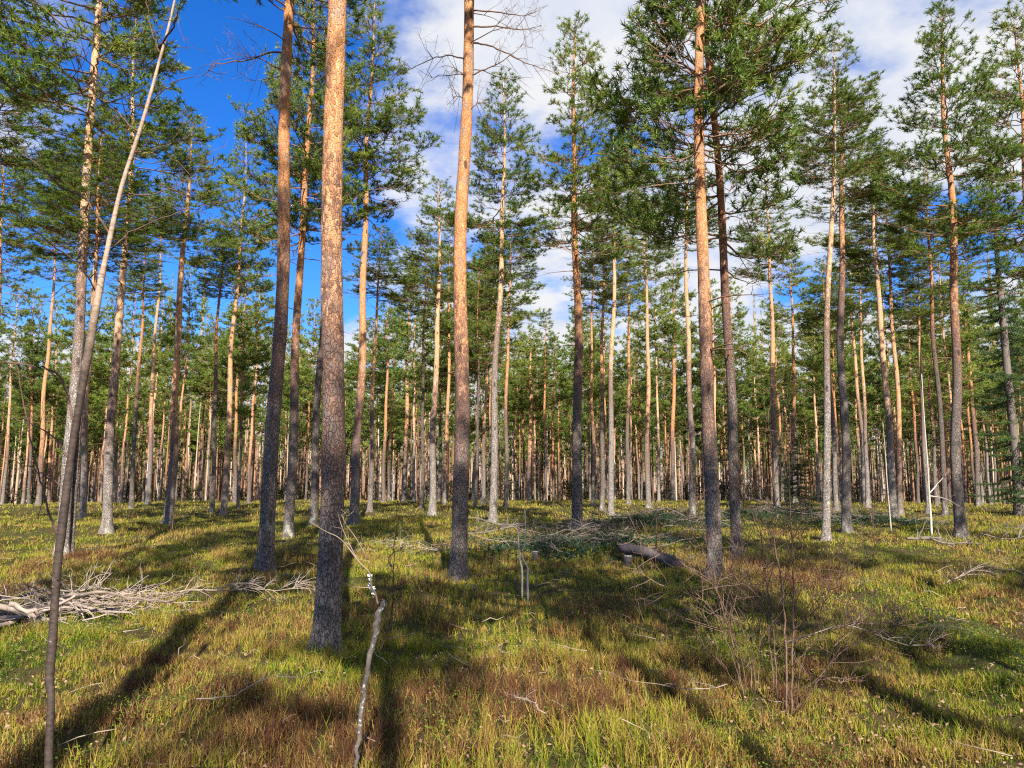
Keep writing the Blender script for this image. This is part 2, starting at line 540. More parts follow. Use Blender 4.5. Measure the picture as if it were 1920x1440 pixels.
def pine_crown(seed, n_whorl=18, per=5, H=8.0, R=1.7, nn=14, nlen=0.13, nwid=0.020, step=0.13, twig_sides=3, dead=6, side_mul=1.0, clump=1, gap=0.0, tint0=0.0):
    rng = np.random.default_rng(seed)
    g = Geo()
    SP, SD, ST = [], [], []
    # trunk-like whorls
    az0 = rng.uniform(0, 2 * pi)
    zs = []
    for w in range(n_whorl):
        t = (w + rng.uniform(-0.3, 0.3)) / (n_whorl - 1)
        for k in range(per + rng.integers(-1, 2)):
            zs.append((np.clip(t + rng.normal(0, 0.012), -0.03, 0.985), az0 + w * 2.1 + k * 2 * pi / per + rng.normal(0, 0.3)))
    bias = rng.uniform(0, 2 * pi)
    for t, az in zs:
        if rng.random() < gap:
            continue
        z0 = t * H
        prof = (0.70 + 0.35 * min(1, t / 0.22)) * max(0.10, (1 - max(t, 0)) ** 0.72)
        prof *= 1 + 0.18 * cos(az - bias)
        L = R * prof * rng.uniform(0.55, 1.2)
        el = radians(-4 + 52 * t ** 1.1 + rng.normal(0, 8))
        n = 7
        s = np.linspace(0, 1, n)
        droop = -0.10 * L * np.sin(s * pi) * (1 - t) + 0.12 * L * s ** 2 * (1 - t * 0.6)
        yaw = az + rng.normal(0, 0.25) * s + 0.18 * np.sin(s * 5 + rng.uniform(0, 6))
        dx = np.cumsum(np.r_[0, np.cos(yaw[1:])]) / (n - 1)
        dy = np.cumsum(np.r_[0, np.sin(yaw[1:])]) / (n - 1)
        pts = np.stack([L * cos(el) * dx, L * cos(el) * dy, z0 + L * sin(el) * s + droop], 1)
        pts[1:] += rng.normal(0, 0.025 * L, (n - 1, 3))
        r0 = 0.007 + 0.009 * L
        g.tube(pts, r0 * (1 - 0.8 * s), 4 if twig_sides < 4 else 5, 0, rng.uniform(0.2, 0.8), cap=False)
        live = not (t < 0.12 and rng.random() < 0.45)
        # side shoots
        ns = max(2, int(L * 7.5 * side_mul))
        for q in range(ns):
            sp = rng.uniform(0.22, 1.0) if q else 1.0
            f = sp * (n - 1)
            i0 = min(int(f), n - 2)
            base = pts[i0] + (pts[i0 + 1] - pts[i0]) * (f - i0)
            tdir = unit(pts[i0 + 1] - pts[i0])
            sd = 1 if rng.random() < 0.5 else -1
            lat = unit(np.cross(np.array([0, 0, 1.0]), tdir)) * sd
            d = unit(tdir * 0.85 + lat * rng.uniform(0.3, 1.0) * (0 if q == 0 else 1) + np.array([0, 0, rng.uniform(-0.05, 0.5)]))
            l2 = (0.24 + 0.46 * (1.05 - sp) * L) * rng.uniform(0.5, 1.35)
            d2 = unit(d + np.array([0, 0, 0.45]) + rng.normal(0, 0.2, 3))
            p1 = base + d * l2 * 0.55
            p2 = p1 + d2 * l2 * 0.45
            g.tube([base, p1, p2], [0.008, 0.006, 0.003], 3, 0, rng.uniform(0.2, 0.7), cap=False)
            if not live:
                continue
            cl = rng.normal(0.45, 0.14) + 0.12 * t + tint0
            lat2 = unit(np.cross(d, np.array([0, 0, 1.0])) + 1e-6)
            nsub = max(1, int(round(l2 / step)))
            for j in range(nsub):
                u = 1.0 if j == 0 else rng.uniform(0.25, 0.95)
                pp = base + (p1 - base) * (u / 0.55) if u < 0.55 else p1 + (p2 - p1) * ((u - 0.55) / 0.45)
                if j == 0:
                    dd, tip = d2, p2
                else:
                    dd = unit(d * 0.8 + lat2 * rng.choice([-1.0, 1.0]) * rng.uniform(0.4, 1.1) + np.array([0, 0, rng.uniform(-0.15, 0.55)]))
                    l3 = rng.uniform(0.10, 0.30)
                    tip = pp + dd * l3
                    if l3 > 0.14 and twig_sides < 4:
                        g.tube([pp, tip], [0.0045, 0.003], 3, 0, 0.4, cap=False)
                up = unit(dd + np.array([0, 0, 0.35]) + rng.normal(0, 0.2, 3))
                for c_ in range(clump):
                    SP.append(tip - dd * 0.07 * c_ + rng.normal(0, 0.012, 3))
                    SD.append(up)
                    ST.append(cl + rng.normal(0, 0.08) - 0.12 * c_)
    for _ in range(dead):          # bare dead branches under the living crown
        z0 = rng.uniform(-0.38, 0.02) * H
        az = rng.uniform(0, 2 * pi)
        L = R * rng.uniform(0.25, 0.75)
        s = np.linspace(0, 1, 5)
        pts = np.stack([L * s * cos(az), L * s * sin(az), z0 + 0.12 * L * s - 0.25 * L * s ** 2], 1) + rng.normal(0, 0.03, (5, 3)) * s[:, None]
        g.tube(pts, 0.014 * (1 - 0.8 * s), 4, 0, 0.3, cap=False)
        for _ in range(3):
            b = pts[rng.integers(2, 5)]
            e = b + unit(np.array([cos(az + rng.normal(0, 0.8)), sin(az + rng.normal(0, 0.8)), rng.normal(0, 0.4)])) * rng.uniform(0.15, 0.4)
            g.tube([b, (b + e) / 2 + rng.normal(0, 0.02, 3), e], [0.006, 0.004, 0.002], 3, 0, 0.3, cap=False)
    # leader
    SP.append(np.array([0, 0, H])); SD.append(np.array([0, 0, 1.0])); ST.append(0.6)
    needles(g, np.array(SP), np.array(SD), nn, nlen, nwid, rng, 1, np.array(ST))
    return g.mesh('pine_crown', [M['limb'], M['needle']], smooth=False), len(SP)


CROWN_H, CROWN_R = 8.0, 1.7
CROWN_A = []
for sd in range(9):
    me, k = pine_crown(100 + sd, n_whorl=17 + sd % 3, per=5, nn=17, nlen=0.115, nwid=0.017, step=0.092, side_mul=1.2, clump=1, gap=(0.05, 0.22, 0.12)[sd % 3], tint0=0.17)
    CROWN_A.append(me)
print('crown A', k, len(CROWN_A[-1].polygons))
CROWN_B = []
for sd in range(6):
    me, k = pine_crown(200 + sd, n_whorl=15, per=5, nn=13, nlen=0.155, nwid=0.030, step=0.125, side_mul=1.08, gap=0.10, twig_sides=4, tint0=0.23, dead=5)
    CROWN_B.append(me)
print('crown B', k, len(CROWN_B[-1].polygons))
CROWN_C = []
for sd in range(3):
    me, k = pine_crown(300 + sd, n_whorl=12, per=5, nn=7, nlen=0.26, nwid=0.065, step=0.26, side_mul=0.7, twig_sides=4, tint0=0.24, gap=0.1, dead=2)
    CROWN_C.append(me)
print('crown C', k, len(CROWN_C[-1].polygons))


def trunk_geo(H, r0, sides, rings, rng, flare=0.35, rough=0.02, wob=0.05):
    s = np.linspace(0, 1, rings) ** 1.15
    z = -0.25 + s * (H + 0.25)
    ph0 = rng.uniform(0, 6)
    hh = np.clip(z / H, 0, 1)
    r = r0 * (0.97 - 0.55 * hh - 0.35 * hh ** 4)
    r = r * (1 + flare * np.exp(-np.clip(z, -0.1, None) / 0.16) + 0.08 * np.exp(-np.clip(z, 0, None) / 0.8))
    r = np.maximum(r, 0.012)
    th = np.arange(sides) * 2 * pi / sides
    lob = np.sin(th * 3 + rng.uniform(0, 6)) * 0.6 + np.sin(th * 5 + rng.uniform(0, 6)) * 0.5
    r = r[:, None] * (1 + (0.16 * np.exp(-np.clip(z, 0, None) / 0.20) + 0.015)[:, None] * lob[None, :])
    r = r * (1 + 0.02 * np.sin(z * 5.0 + ph0)[:, None] + 0.015 * np.sin(z * 11 + 1)[:, None])
    ph = rng.uniform(0, 6, 4)
    env = np.clip(z / 3.0, 0, 1)
    x = wob * env * (np.sin(z * 0.45 + ph[0]) + 0.5 * np.sin(z * 1.1 + ph[1]) - np.sin(ph[0]) * 0)
    y = wob * env * (np.sin(z * 0.40 + ph[2]) + 0.5 * np.sin(z * 1.3 + ph[3]))
    g = Geo()
    g.tube(np.stack([x, y, z], 1), r, sides, 0, 0.5, rough, rng)
    return g


def trunk_mesh(*a, **k):
    return trunk_geo(*a, **k).mesh('pine_trunk', [M['bark']])


# ------------------------------------------------------------------ the pines one can tell apart
# base px, upper reference px, trunk width px near its foot, crown bottom (px y or metres if <30), top (px y, or metres if <30 and >0), crown radius m, tone, bark line m, label
HERO = [
 ((612,1206),(641,20),45,11.5,18.0,1.7,.35,3.6,'thickest pine trunk, standing alone closest to the viewer beside the lichened broken sapling'),
 ((497,1058),(547,10),28,9.4,18.5,1.6,.18,5.2,'dark pine whose foot stands where the long diagonal shadow meets it'),
 ((540,1003),(588,10),18,8.8,18.5,1.6,.15,6.0,'slimmer dark pine just behind the pine at the end of the diagonal shadow'),
 ((588,982),(610,460),15,9.5,17.5,1.6,.10,8.0,'dark pine half hidden behind the thickest foreground trunk'),
 ((664,978),(696,140),17,400,-50,2.2,.35,4.6,'pine with an orange upper stem and full crown, next right of the thickest trunk'),
 ((693,955),(711,480),9,560,420,1.6,.45,5.0,'thin pinkish pine beside the orange stemmed full crowned pine'),
 ((790,952),(799,480),7,600,460,1.5,.05,9.0,'thin nearly black pine left of the pale grey pine in the middle'),
 ((811,960),(822,480),13,560,323,1.7,.85,5.5,'pale grey pine with a bushy pointed green crown, left of the tall bare orange trunk'),
 ((860,1078),(879,10),30,11.2,18.5,1.7,.22,3.9,'tall pine with dead side branches high on its orange trunk, middle of the scene'),
 ((924,975),(945,230),14,490,115,1.75,.95,7.5,'slender whitish pine with a loose airy crown right of the trunk with dead branches'),
 ((948,948),(955,480),8,600,380,2.2,.30,6.0,'thin pine whose crown shows behind the slender whitish pine'),
 ((1083,985),(1078,200),19,480,0,1.95,.12,6.5,'dark trunked pine with a tall open crown against white cloud behind the brush'),
 ((1112,948),(1110,480),7,560,430,1.6,.30,5.0,'thin orange brown pine right beside the dark trunk with the open crown'),
 ((1129,952),(1131,500),9,590,400,1.6,.25,7.0,'thin brown pine between the dark open crowned pine and the white trunk'),
 ((1145,963),(1151,440),11,440,225,1.8,.95,7.0,'straight white trunked pine right of the dark open crowned pine'),
 ((1178,942),(1178,600),8,610,410,1.6,.25,7.0,'thin pine just right of the straight white trunked pine'),
 ((1216,950),(1211,510),10,520,370,1.7,.60,4.5,'slim reddish pine halfway between the white trunk and the leaning pair'),
 ((1298,966),(1287,430),12,450,270,1.7,.75,6.0,'slim pine with pale foot standing close behind the larger of the leaning pair'),
 ((1339,1076),(1310,30),27,7.4,17.0,1.7,.28,4.4,'larger pine of the leaning pair behind the bare shrub, orange top and grey foot'),
 ((1383,1034),(1336,180),19,5.8,16.2,1.85,.08,6.0,'dark reddish pine leaning away behind the larger one of the pair'),
 ((1456,948),(1443,490),11,510,300,1.9,.55,5.5,'slim grey footed pine behind the top of the bare shrub'),
 ((1491,941),(1486,640),8,650,440,1.8,.20,6.0,'thin dark pine among the low young spruces'),
 ((1549,1006),(1561,200),14,335,5,1.35,.95,6.5,'white stemmed pine with a narrow pointed crown reaching into the clouds'),
 ((1568,952),(1552,640),9,640,480,1.6,.60,6.0,'thin pine leaning left behind the white stemmed narrow crowned pine'),
 ((1587,994),(1579,480),17,390,135,1.55,.25,8.5,'dark lower trunked pine beside the white stemmed one, split pale patch at its foot'),
 ((1622,944),(1606,700),8,600,420,1.7,.70,6.5,'left one of two slim pale pines standing close together'),
 ((1627,946),(1613,560),8,610,470,1.6,.75,6.0,'right one of two slim pale pines standing close together'),
 ((1675,966),(1648,540),14,480,280,2.0,.80,5.0,'pale pine with spreading crown beside the orange trunk and thin birch'),
 ((1688,961),(1672,540),10,540,310,1.6,.50,3.0,'orange pine tight behind the pale pine next to the thin birch'),
 ((1741,958),(1724,620),8,620,470,1.5,.70,6.0,'thin pale pine behind the small crooked birch'),
 ((1756,946),(1740,690),6,690,520,1.4,.40,6.0,'very thin pine between the crooked birch and the dark pine'),
 ((1772,962),(1747,530),10,530,280,1.7,.05,9.0,'dark thin pine just left of the reddish leaning big pine'),
 ((1801,1000),(1770,100),19,480,-40,1.8,.20,6.5,'big dark pine with wide layered crown near the spruce side of the wood'),
 ((1816,942),(1806,780),6,720,540,1.5,.85,7.0,'thin whitish pine close right of the big layered crown pine'),
 ((1834,943),(1810,560),9,650,440,1.8,.20,6.0,'brown pine between the big layered crown pine and the spruce'),
 ((1882,938),(1864,660),8,660,400,1.8,.20,6.0,'brown pine standing in front of the spruce boughs'),
 ((1950,992),(1918,300),16,8.0,17.0,2.2,.20,6.0,'pine at the edge of view whose branches overhang the spruce'),
 ((117,1032),(186,10),21,9.0,18.0,2.0,.95,6.5,'large pale grey pine behind the curved young birch'),
 ((133,1028),(168,560),10,480,260,1.4,.20,5.0,'slim shaded pine tucked right behind the large pale pine'),
 ((155,967),(178,480),12,470,230,2.0,.80,4.5,'orange topped pine whose stem crosses behind the curved birch'),
 ((200,992),(258,40),17,430,-30,2.2,.92,4.8,'smooth pale pine glowing in full sun right of the curved birch'),
 ((246,952),(264,620),8,560,440,1.5,.08,8.0,'thin blackish pine right of the smooth sunlit pale pine'),
 ((277,942),(301,440),8,480,330,1.6,.60,5.0,'thin pine with pale foot behind the blackish one'),
 ((298,938),(309,760),6,650,470,1.5,.35,4.0,'very thin orange pine left of the lichen footed pine'),
 ((315,979),(350,383),16,470,190,1.7,.45,4.0,'lichen footed pine with a mottled trunk and dark twisted crown'),
 ((362,938),(383,540),7,560,420,1.5,.35,5.0,'thin pine right of the lichen footed pine'),
 ((397,956),(413,540),9,560,400,1.5,.08,7.5,'dark thin pine left of the bright orange pine under the blue gap'),
 ((419,962),(459,300),11,540,230,1.65,.60,3.2,'bright orange pine with a cone shaped crown standing against the deep blue sky'),
 ((440,940),(446,700),7,680,520,1.5,.20,5.0,'thin dim pine at the foot of the cone crowned pine'),
 ((470,938),(481,700),7,700,530,1.5,.30,4.5,'thin pine just left of the pine that ends the diagonal shadow'),
 ((72,945),(102,480),9,520,380,1.7,.35,3.5,'orange brown pine left of the large pale pine'),
 ((-12,962),(2,400),11,560,240,2.0,.30,5.0,'pine with dense dark crown cut by the edge beside the curved birch'),
 ((-110,1008),(-60,300),16,9.6,18.0,2.9,.30,6.0,'pine out past the edge whose boughs hang over the curved birch'),
 ((757,938),(766,640),9,640,480,1.6,.40,5.0,'reddish slim pine left of the thin nearly black pine'),
 ((719,940),(725,700),7,690,520,1.5,.25,5.0,'slim brown pine right of the thin pinkish pine'),
 ((907,942),(912,600),7,600,440,1.5,.50,5.0,'slim orange pine close left of the slender whitish pine'),
 ((892,946),(896,700),6,690,500,1.5,.05,9.0,'thin black pine right behind the trunk with dead branches'),
 ((992,938),(996,660),10,760,610,1.8,.45,4.0,'far reddish pine with a full bright crown in the sky gap'),
 ((1022,938),(1023,600),6,720,588,1.5,.10,6.0,'far dark pine with a thin spiky top in the blue gap'),
 ((1262,938),(1263,640),9,640,470,1.7,.25,5.5,'reddish dark pine between the slim reddish pine and the leaning pair'),
 ((1345,940),(1340,760),7,700,520,1.6,.75,5.0,'slim pale pine showing between the two leaning pines'),
 ((1420,938),(1416,700),7,690,510,1.6,.55,5.0,'slim sunlit pine right of the dark reddish leaning pine'),
 ((1435,937),(1430,720),6,710,540,1.5,.50,5.0,'thin orange pine left of the grey footed pine behind the shrub'),
]


def y_to_z(py, D):
    return (900.0 - py) * D / F + CAM_H


PINES_XY = []
trng = np.random.default_rng(5)
hero_objs = []
for i, (b, up, w, zb, top, R, tone, line, label) in enumerate(HERO):
    P = base_at(*b)
    D = P[1]
    if zb >= 30:
        zb = y_to_z(zb, D)
    H = y_to_z(top, D) if (top >= 30 or top <= 0 or top == 5) else top
    H = max(H, zb + 3.0)
    U = at_depth(up[0], up[1], D)
    lean = math.atan2(U[0] - P[0], U[2] - P[2])
    r0 = 0.5 * w * math.hypot(D, 0.0) / F / 0.97
    root = thing('pine_tree', P, label, 'pine tree', 'pines one can tell apart', (0, lean, 0))
    near = D < 18
    g = trunk_geo(H, r0, 28 if near else 14, 90 if near else 40, trng, flare=0.42, rough=0.022 if near else 0.014, wob=0.05 if near else 0.06)
    tr = link('trunk', g.mesh('pine_trunk', [M['bark']]), root)
    tr['tone'] = float(tone)
    tr['bark_line'] = float(line)
    cme = (CROWN_A if D < 48 else CROWN_B)[i % (9 if D < 48 else 6)]
    cr = link('crown', cme, root)
    cr.location = (0, 0, zb)
    R = R * 1.24
    cr.scale = (R / CROWN_R, R / CROWN_R, (H - zb) / CROWN_H)
    cr.rotation_euler = (0, 0, trng.uniform(0, 6.28))
    PINES_XY.append((P[0], P[1]))
    hero_objs.append((root, P, r0, H))


# dead side branches on the middle pine (part of it, drawn one by one)
def dead_branch(idx, pix, r, seed):
    root, P, r0, H = hero_objs[idx]
    D = P[1]
    rng = np.random.default_rng(seed)
    bpy.context.view_layer.update()
    inv = np.array(root.matrix_world.inverted())
    dy = rng.uniform(-0.35, 0.35)
    pts = []
    for k, (x, y) in enumerate(pix):
        q = at_depth(x, y, D + dy * k / (len(pix) - 1))
        pts.append((inv @ np.r_[q, 1])[:3])
    pts = np.array(pts)
    # densify
    s = np.linspace(0, len(pts) - 1, 4 * len(pts))
    pp = np.stack([np.interp(s, np.arange(len(pts)), pts[:, k]) for k in range(3)], 1)
    pp[1:] += rng.normal(0, 0.008, (len(pp) - 1, 3))
    g = Geo()
    u = np.linspace(0, 1, len(pp))
    g.tube(pp, r * (1 - 0.75 * u), 6, 0, 0.1)
    for _ in range(9):
        j = rng.integers(len(pp) // 3, len(pp))
        d = unit(pp[-1] - pp[0])
        e = d * rng.uniform(0.1, 0.5) + np.array([0, rng.normal(0, 0.25), rng.normal(-0.05, 0.28)])
        m = pp[j] + e * 0.5 + rng.normal(0, 0.04, 3)
        tip = pp[j] + e + np.array([0, 0, rng.uniform(-0.15, 0.15)])
        g.tube([pp[j], m, tip], [0.005, 0.0035, 0.0015], 4, 0, 0.3)
        for _ in range(2):
            t2 = m + (tip - m) * rng.uniform(0, 0.8)
            g.tube([t2, t2 + rng.normal(0, 0.09, 3), t2 + rng.normal(0, 0.13, 3)], [0.003, 0.002, 0.001], 3, 0, 0.3)
    link('dead_branch', g.mesh('dead_branch', [M['limb']]), root)


for k, (px, r) in enumerate([
    ([(886, 20), (930, 22), (975, 30), (1010, 22)], .016), ([(886, 50), (930, 50), (975, 56), (1015, 48)], .018),
    ([(885, 80), (915, 84), (950, 100), (985, 118), (1020, 130)], .018), ([(884, 141), (915, 128), (950, 110), (982, 84)], .016),
    ([(871, 111), (845, 103), (815, 107), (775, 127), (760, 135)], .014), ([(871, 141), (858, 132), (853, 128)], .012),
    ([(884, 203), (895, 195), (902, 192)], .012), ([(869, 183), (862, 181), (857, 179)], .010)]):
    dead_branch(8, px, r, 40 + k)
for k, (px, r) in enumerate([([(545, 100), (505, 98), (470, 112), (430, 118), (400, 120)], .020), ([(538, 132), (510, 122), (480, 106), (445, 112)], .018),
                             ([(552, 50), (590, 55), (625, 52)], .016)]):
    dead_branch(1, px, r, 60 + k)
for k, (px, r) in enumerate([([(1326, 185), (1350, 165), (1378, 143), (1390, 125), (1420, 118)], .030), ([(1312, 40), (1290, 75), (1262, 95), (1235, 60)], .020),
                             ([(1313, 150), (1280, 130), (1245, 98), (1190, 90)], .020)]):
    dead_branch(18, px, r, 70 + k)
for k, (px, r) in enumerate([([(1352, 410), (1380, 405), (1400, 420)], .014), ([(1353, 525), (1385, 515), (1420, 525)], .014), ([(1346, 280), (1400, 285), (1450, 260), (1500, 268)], .02)]):
    dead_branch(19, px, r, 80 + k)

# ------------------------------------------------------------------ pines behind the viewer: their shade falls into view
SH = np.array([sin(radians(SHADOW_AZ)), cos(radians(SHADOW_AZ))])
CASTERS = [
    # x, y, H, zb, R, trunk radius
    (-1.63, -1.27, 18.8, 10.0, 1.37, 0.16),
    (4.62, -3.30, 18.7, 8.0, 1.96, 0.14),
    (2.59, -1.97, 16.2, 9.3, 2.08, 0.12),
    (0.68, -3.08, 13.2, 6.9, 1.01, 0.08),
    (8.03, 2.20, 16.5, 9.9, 1.91, 0.08),
    (-1.14, -3.42, 18.0, 12.5, 0.95, 0.10),
    (12.38, 9.92, 18.9, 10.1, 1.37, 0.13),
    (-4.39, -0.16, 18.0, 6.6, 1.48, 0.12),
    (5.52, -1.60, 17.3, 6.7, 1.13, 0.08),
    (11.28, -3.50, 16.8, 8.5, 2.15, 0.12),
    (16.30, 8.05, 15.3, 10.9, 1.51, 0.14),
    (2.04, -16.76, 19.0, 10.7, 1.38, 0.10),
    (7.60, 6.03, 17.5, 7.9, 1.79, 0.11),
    (-4.68, 2.87, 18.5, 12.5, 1.98, 0.13),
    (1.06, -5.66, 15.3, 10.2, 0.92, 0.13),
]
for k, (x, y, H, zb, R, r0) in enumerate(CASTERS):
    z = float(ground(x, y))
    root = thing('pine_tree', (x, y, z), 'pine behind the viewpoint, known only by its shadow on the floor', 'pine tree', 'pines behind the viewpoint')
    tr = link('trunk', trunk_mesh(H, r0, 12, 30, trng), root)
    tr['tone'] = 0.4
    tr['bark_line'] = 5.0
    cr = link('crown', CROWN_A[(k * 2 + 1) % 9], root)
    cr.location = (0, 0, zb)
    cr.scale = (R / CROWN_R, R / CROWN_R, (H - zb) / CROWN_H)
    cr.rotation_euler = (0, 0, trng.uniform(0, 6.28))
    PINES_XY.append((x, y))

# ------------------------------------------------------------------ ranks of pines farther back
def sky_limit(px):
    """highest px a far pine may reach so that the gaps of sky stay open"""
    for a, b, y in ((330, 545, 500), (955, 1075, 625), (690, 860, 430), (1790, 1870, 560), (1480, 1540, 470), (0, 120, 470)):
        if a <= px <= b:
            return y
    return 400


TR_B = []
for k in range(6):
    TR_B.append(trunk_mesh(18.0, 0.125, 10, 26, np.random.default_rng(400 + k), wob=0.07))
zones = [(-1e9, -0.22, 'slim pine in the packed ranks at the back, on the birch side', 'back ranks on the birch side'),
         (-0.22, 0.22, 'slim pine in the packed ranks at the back, beyond the central trunks', 'back ranks beyond the central trunks'),
         (0.22, 1e9, 'slim pine in the packed ranks at the back, on the spruce side', 'back ranks on the spruce side')]
brng = np.random.default_rng(77)
pts = list(PINES_XY)
n_back = 0
tries = 0
while n_back < 232 and tries < 20000:
    tries += 1
    y = 40.0 + 75.0 * brng.random() ** 0.75
    x = brng.uniform(-0.76, 0.76) * y
    if min((x - a) ** 2 + (y - c) ** 2 for a, c in pts) < 1.9 ** 2:
        continue
    H = brng.uniform(15.0, 19.5)
    z = float(ground(x, y))
    px = 960 + F * x / y
    if y < 52 and any(abs(px - h[0][0]) < 9 for h in HERO):
        continue
    lim = sky_limit(px)
    if 900 - (H + z - CAM_H) * F / y < lim:
        H = (900 - lim) * y / F + CAM_H - z
        if H < 12.5:
            continue
    sc = H / 18.0
    az = x / y
    lab, grp = next((l, g) for a, c, l, g in zones if a <= az < c)
    root = thing('pine_tree', (x, y, z), lab, 'pine tree', grp, (brng.normal(0, 0.012), brng.normal(0, 0.018), brng.uniform(0, 6.28)))
    tr = link('trunk', TR_B[n_back % 6], root)
    th = brng.uniform(0.75, 1.15)
    tr.scale = (sc * th, sc * th, sc)
    tr['tone'] = float(brng.choice([0.15, 0.4, 0.7, 0.95]))
    tr['bark_line'] = float(brng.uniform(2.5, 8.0))
    zb = H * brng.uniform(0.38, 0.58)
    R = brng.uniform(1.8, 2.9)
    cr = link('crown', CROWN_B[brng.integers(6)], root)
    cr.location = (0, 0, zb)
    cr.scale = (R / CROWN_R, R / CROWN_R, (H - zb) / CROWN_H)
    pts.append((x, y))
    n_back += 1
print('back pines', n_back, 'tries', tries)

# beyond them the wood reads as one mass
def read_mesh(me):
    n = len(me.vertices)
    co = np.empty(n * 3, np.float32)
    me.vertices.foreach_get('co', co)
    ls = np.empty(len(me.loops), np.int32)
    me.loops.foreach_get('vertex_index', ls)
    st = np.empty(len(me.polygons), np.int32)
    me.polygons.foreach_get('loop_start', st)
    tot = np.empty(len(me.polygons), np.int32)
    me.polygons.foreach_get('loop_total', tot)
    mi = np.empty(len(me.polygons), np.int32)
    me.polygons.foreach_get('material_index', mi)
    q = tot == 4
    Q = ls[(st[q][:, None] + np.arange(4)[None, :])]
    t = np.empty(n, np.float32)
    me.attributes['tint'].data.foreach_get('value', t)
    return co.reshape(-1, 3), Q, mi[q], t


def far_wood():
    rng = np.random.default_rng(91)
    crowns = [read_mesh(m) for m in CROWN_C]
    gt = Geo()
    gc = Geo()
    cnt = 0
    while cnt < 3800:
        y = rng.uniform(88, 260)
        x = rng.uniform(-0.80, 0.80) * y
        z = float(ground(x, y))
        H = rng.uniform(15, 20)
        px = 960 + F * x / y
        lim = max(sky_limit(px), 560)
        if 900 - (H + z - CAM_H) * F / y < lim:
            continue
        s = np.linspace(0, 1, 6)
        lean = rng.normal(0, 0.3, 2)
        p = np.stack([x + lean[0] * s ** 2, y + lean[1] * s ** 2, z - 0.3 + s * H], 1)
        gt.tube(p, rng.uniform(0.10, 0.17) * (1 - 0.85 * s), 5, 0, rng.random(), cap=False)
        cnt += 1
        if cnt % 7 > 1:
            continue
        co, Q, mi, t = crowns[rng.integers(3)]
        zb = H * rng.uniform(0.22, 0.50)
        R = rng.uniform(1.7, 2.7) / CROWN_R
        a = rng.uniform(0, 6.28)
        c, s_ = cos(a), sin(a)
        V = np.stack([x + R * (c * co[:, 0] - s_ * co[:, 1]), y + R * (s_ * co[:, 0] + c * co[:, 1]), z + zb + co[:, 2] * (H - zb) / CROWN_H], 1)
        m1 = mi == 1
        gc.add(V, None, Q[m1], 0, np.clip(t + rng.normal(0, 0.08), 0, 1))
    # low understorey that closes the view between the stems
    gu = Geo()
    for _ in range(1700):
        y = rng.uniform(85, 240)
        x = rng.uniform(-0.8, 0.8) * y
        z = float(ground(x, y))
        h = rng.uniform(1.0, 4.5)
        k = 44
        P = np.stack([x + rng.normal(0, 0.5, k), y + rng.normal(0, 0.5, k), z + rng.uniform(0, 1, k) * h], 1)
        P[:, :2] = np.array([x, y]) + (P[:, :2] - np.array([x, y])) * (1.15 - (P[:, 2:3] - z) / h)
        needles(gu, P, np.tile([0, 0, 1.0], (k, 1)), 4, 0.40, 0.09, rng, 0, np.full(k, rng.uniform(0.1, 0.9)), 1.2)
    t = NT('far_bark')
    at = t.n('ShaderNodeAttribute', attribute_name='tint').outputs['Fac']
    g = t.n('ShaderNodeNewGeometry').outputs['Position']
    nz = t.noise(g, 0.5, 3.0)
    col = t.ramp(t.math('ADD', t.math('MULTIPLY', at, 0.6), t.math('MULTIPLY', nz, 0.4)), [(0.2, (0.16, 0.09, 0.06)), (0.5, (0.36, 0.20, 0.11)), (0.8, (0.52, 0.42, 0.33))])
    fm = t.out(t.bsdf(col, 0.9, None, 0.1))
    o = link('far_forest', gt.mesh('far_forest_stems', [fm]))
    tag(o, 'countless far pine stems closing the view beyond the clearing', None, None, 'stuff')
    o2 = link('far_foliage', gc.mesh('far_foliage', [M['needle']], smooth=False))
    um = mat_leaf('far_undergrowth', [(0.0, (0.045, 0.035, 0.022)), (0.5, (0.075, 0.075, 0.035)), (1.0, (0.13, 0.13, 0.05))], 0.2, 0.8, 0.1, 0.0)
    o3 = link('far_undergrowth', gu.mesh('far_undergrowth', [um], smooth=False))
    tag(o3, 'dull brownish low growth between the far stems', None, None, 'stuff')
    tag(o2, 'far mass of pine foliage above the countless stems', None, None, 'stuff')


far_wood()

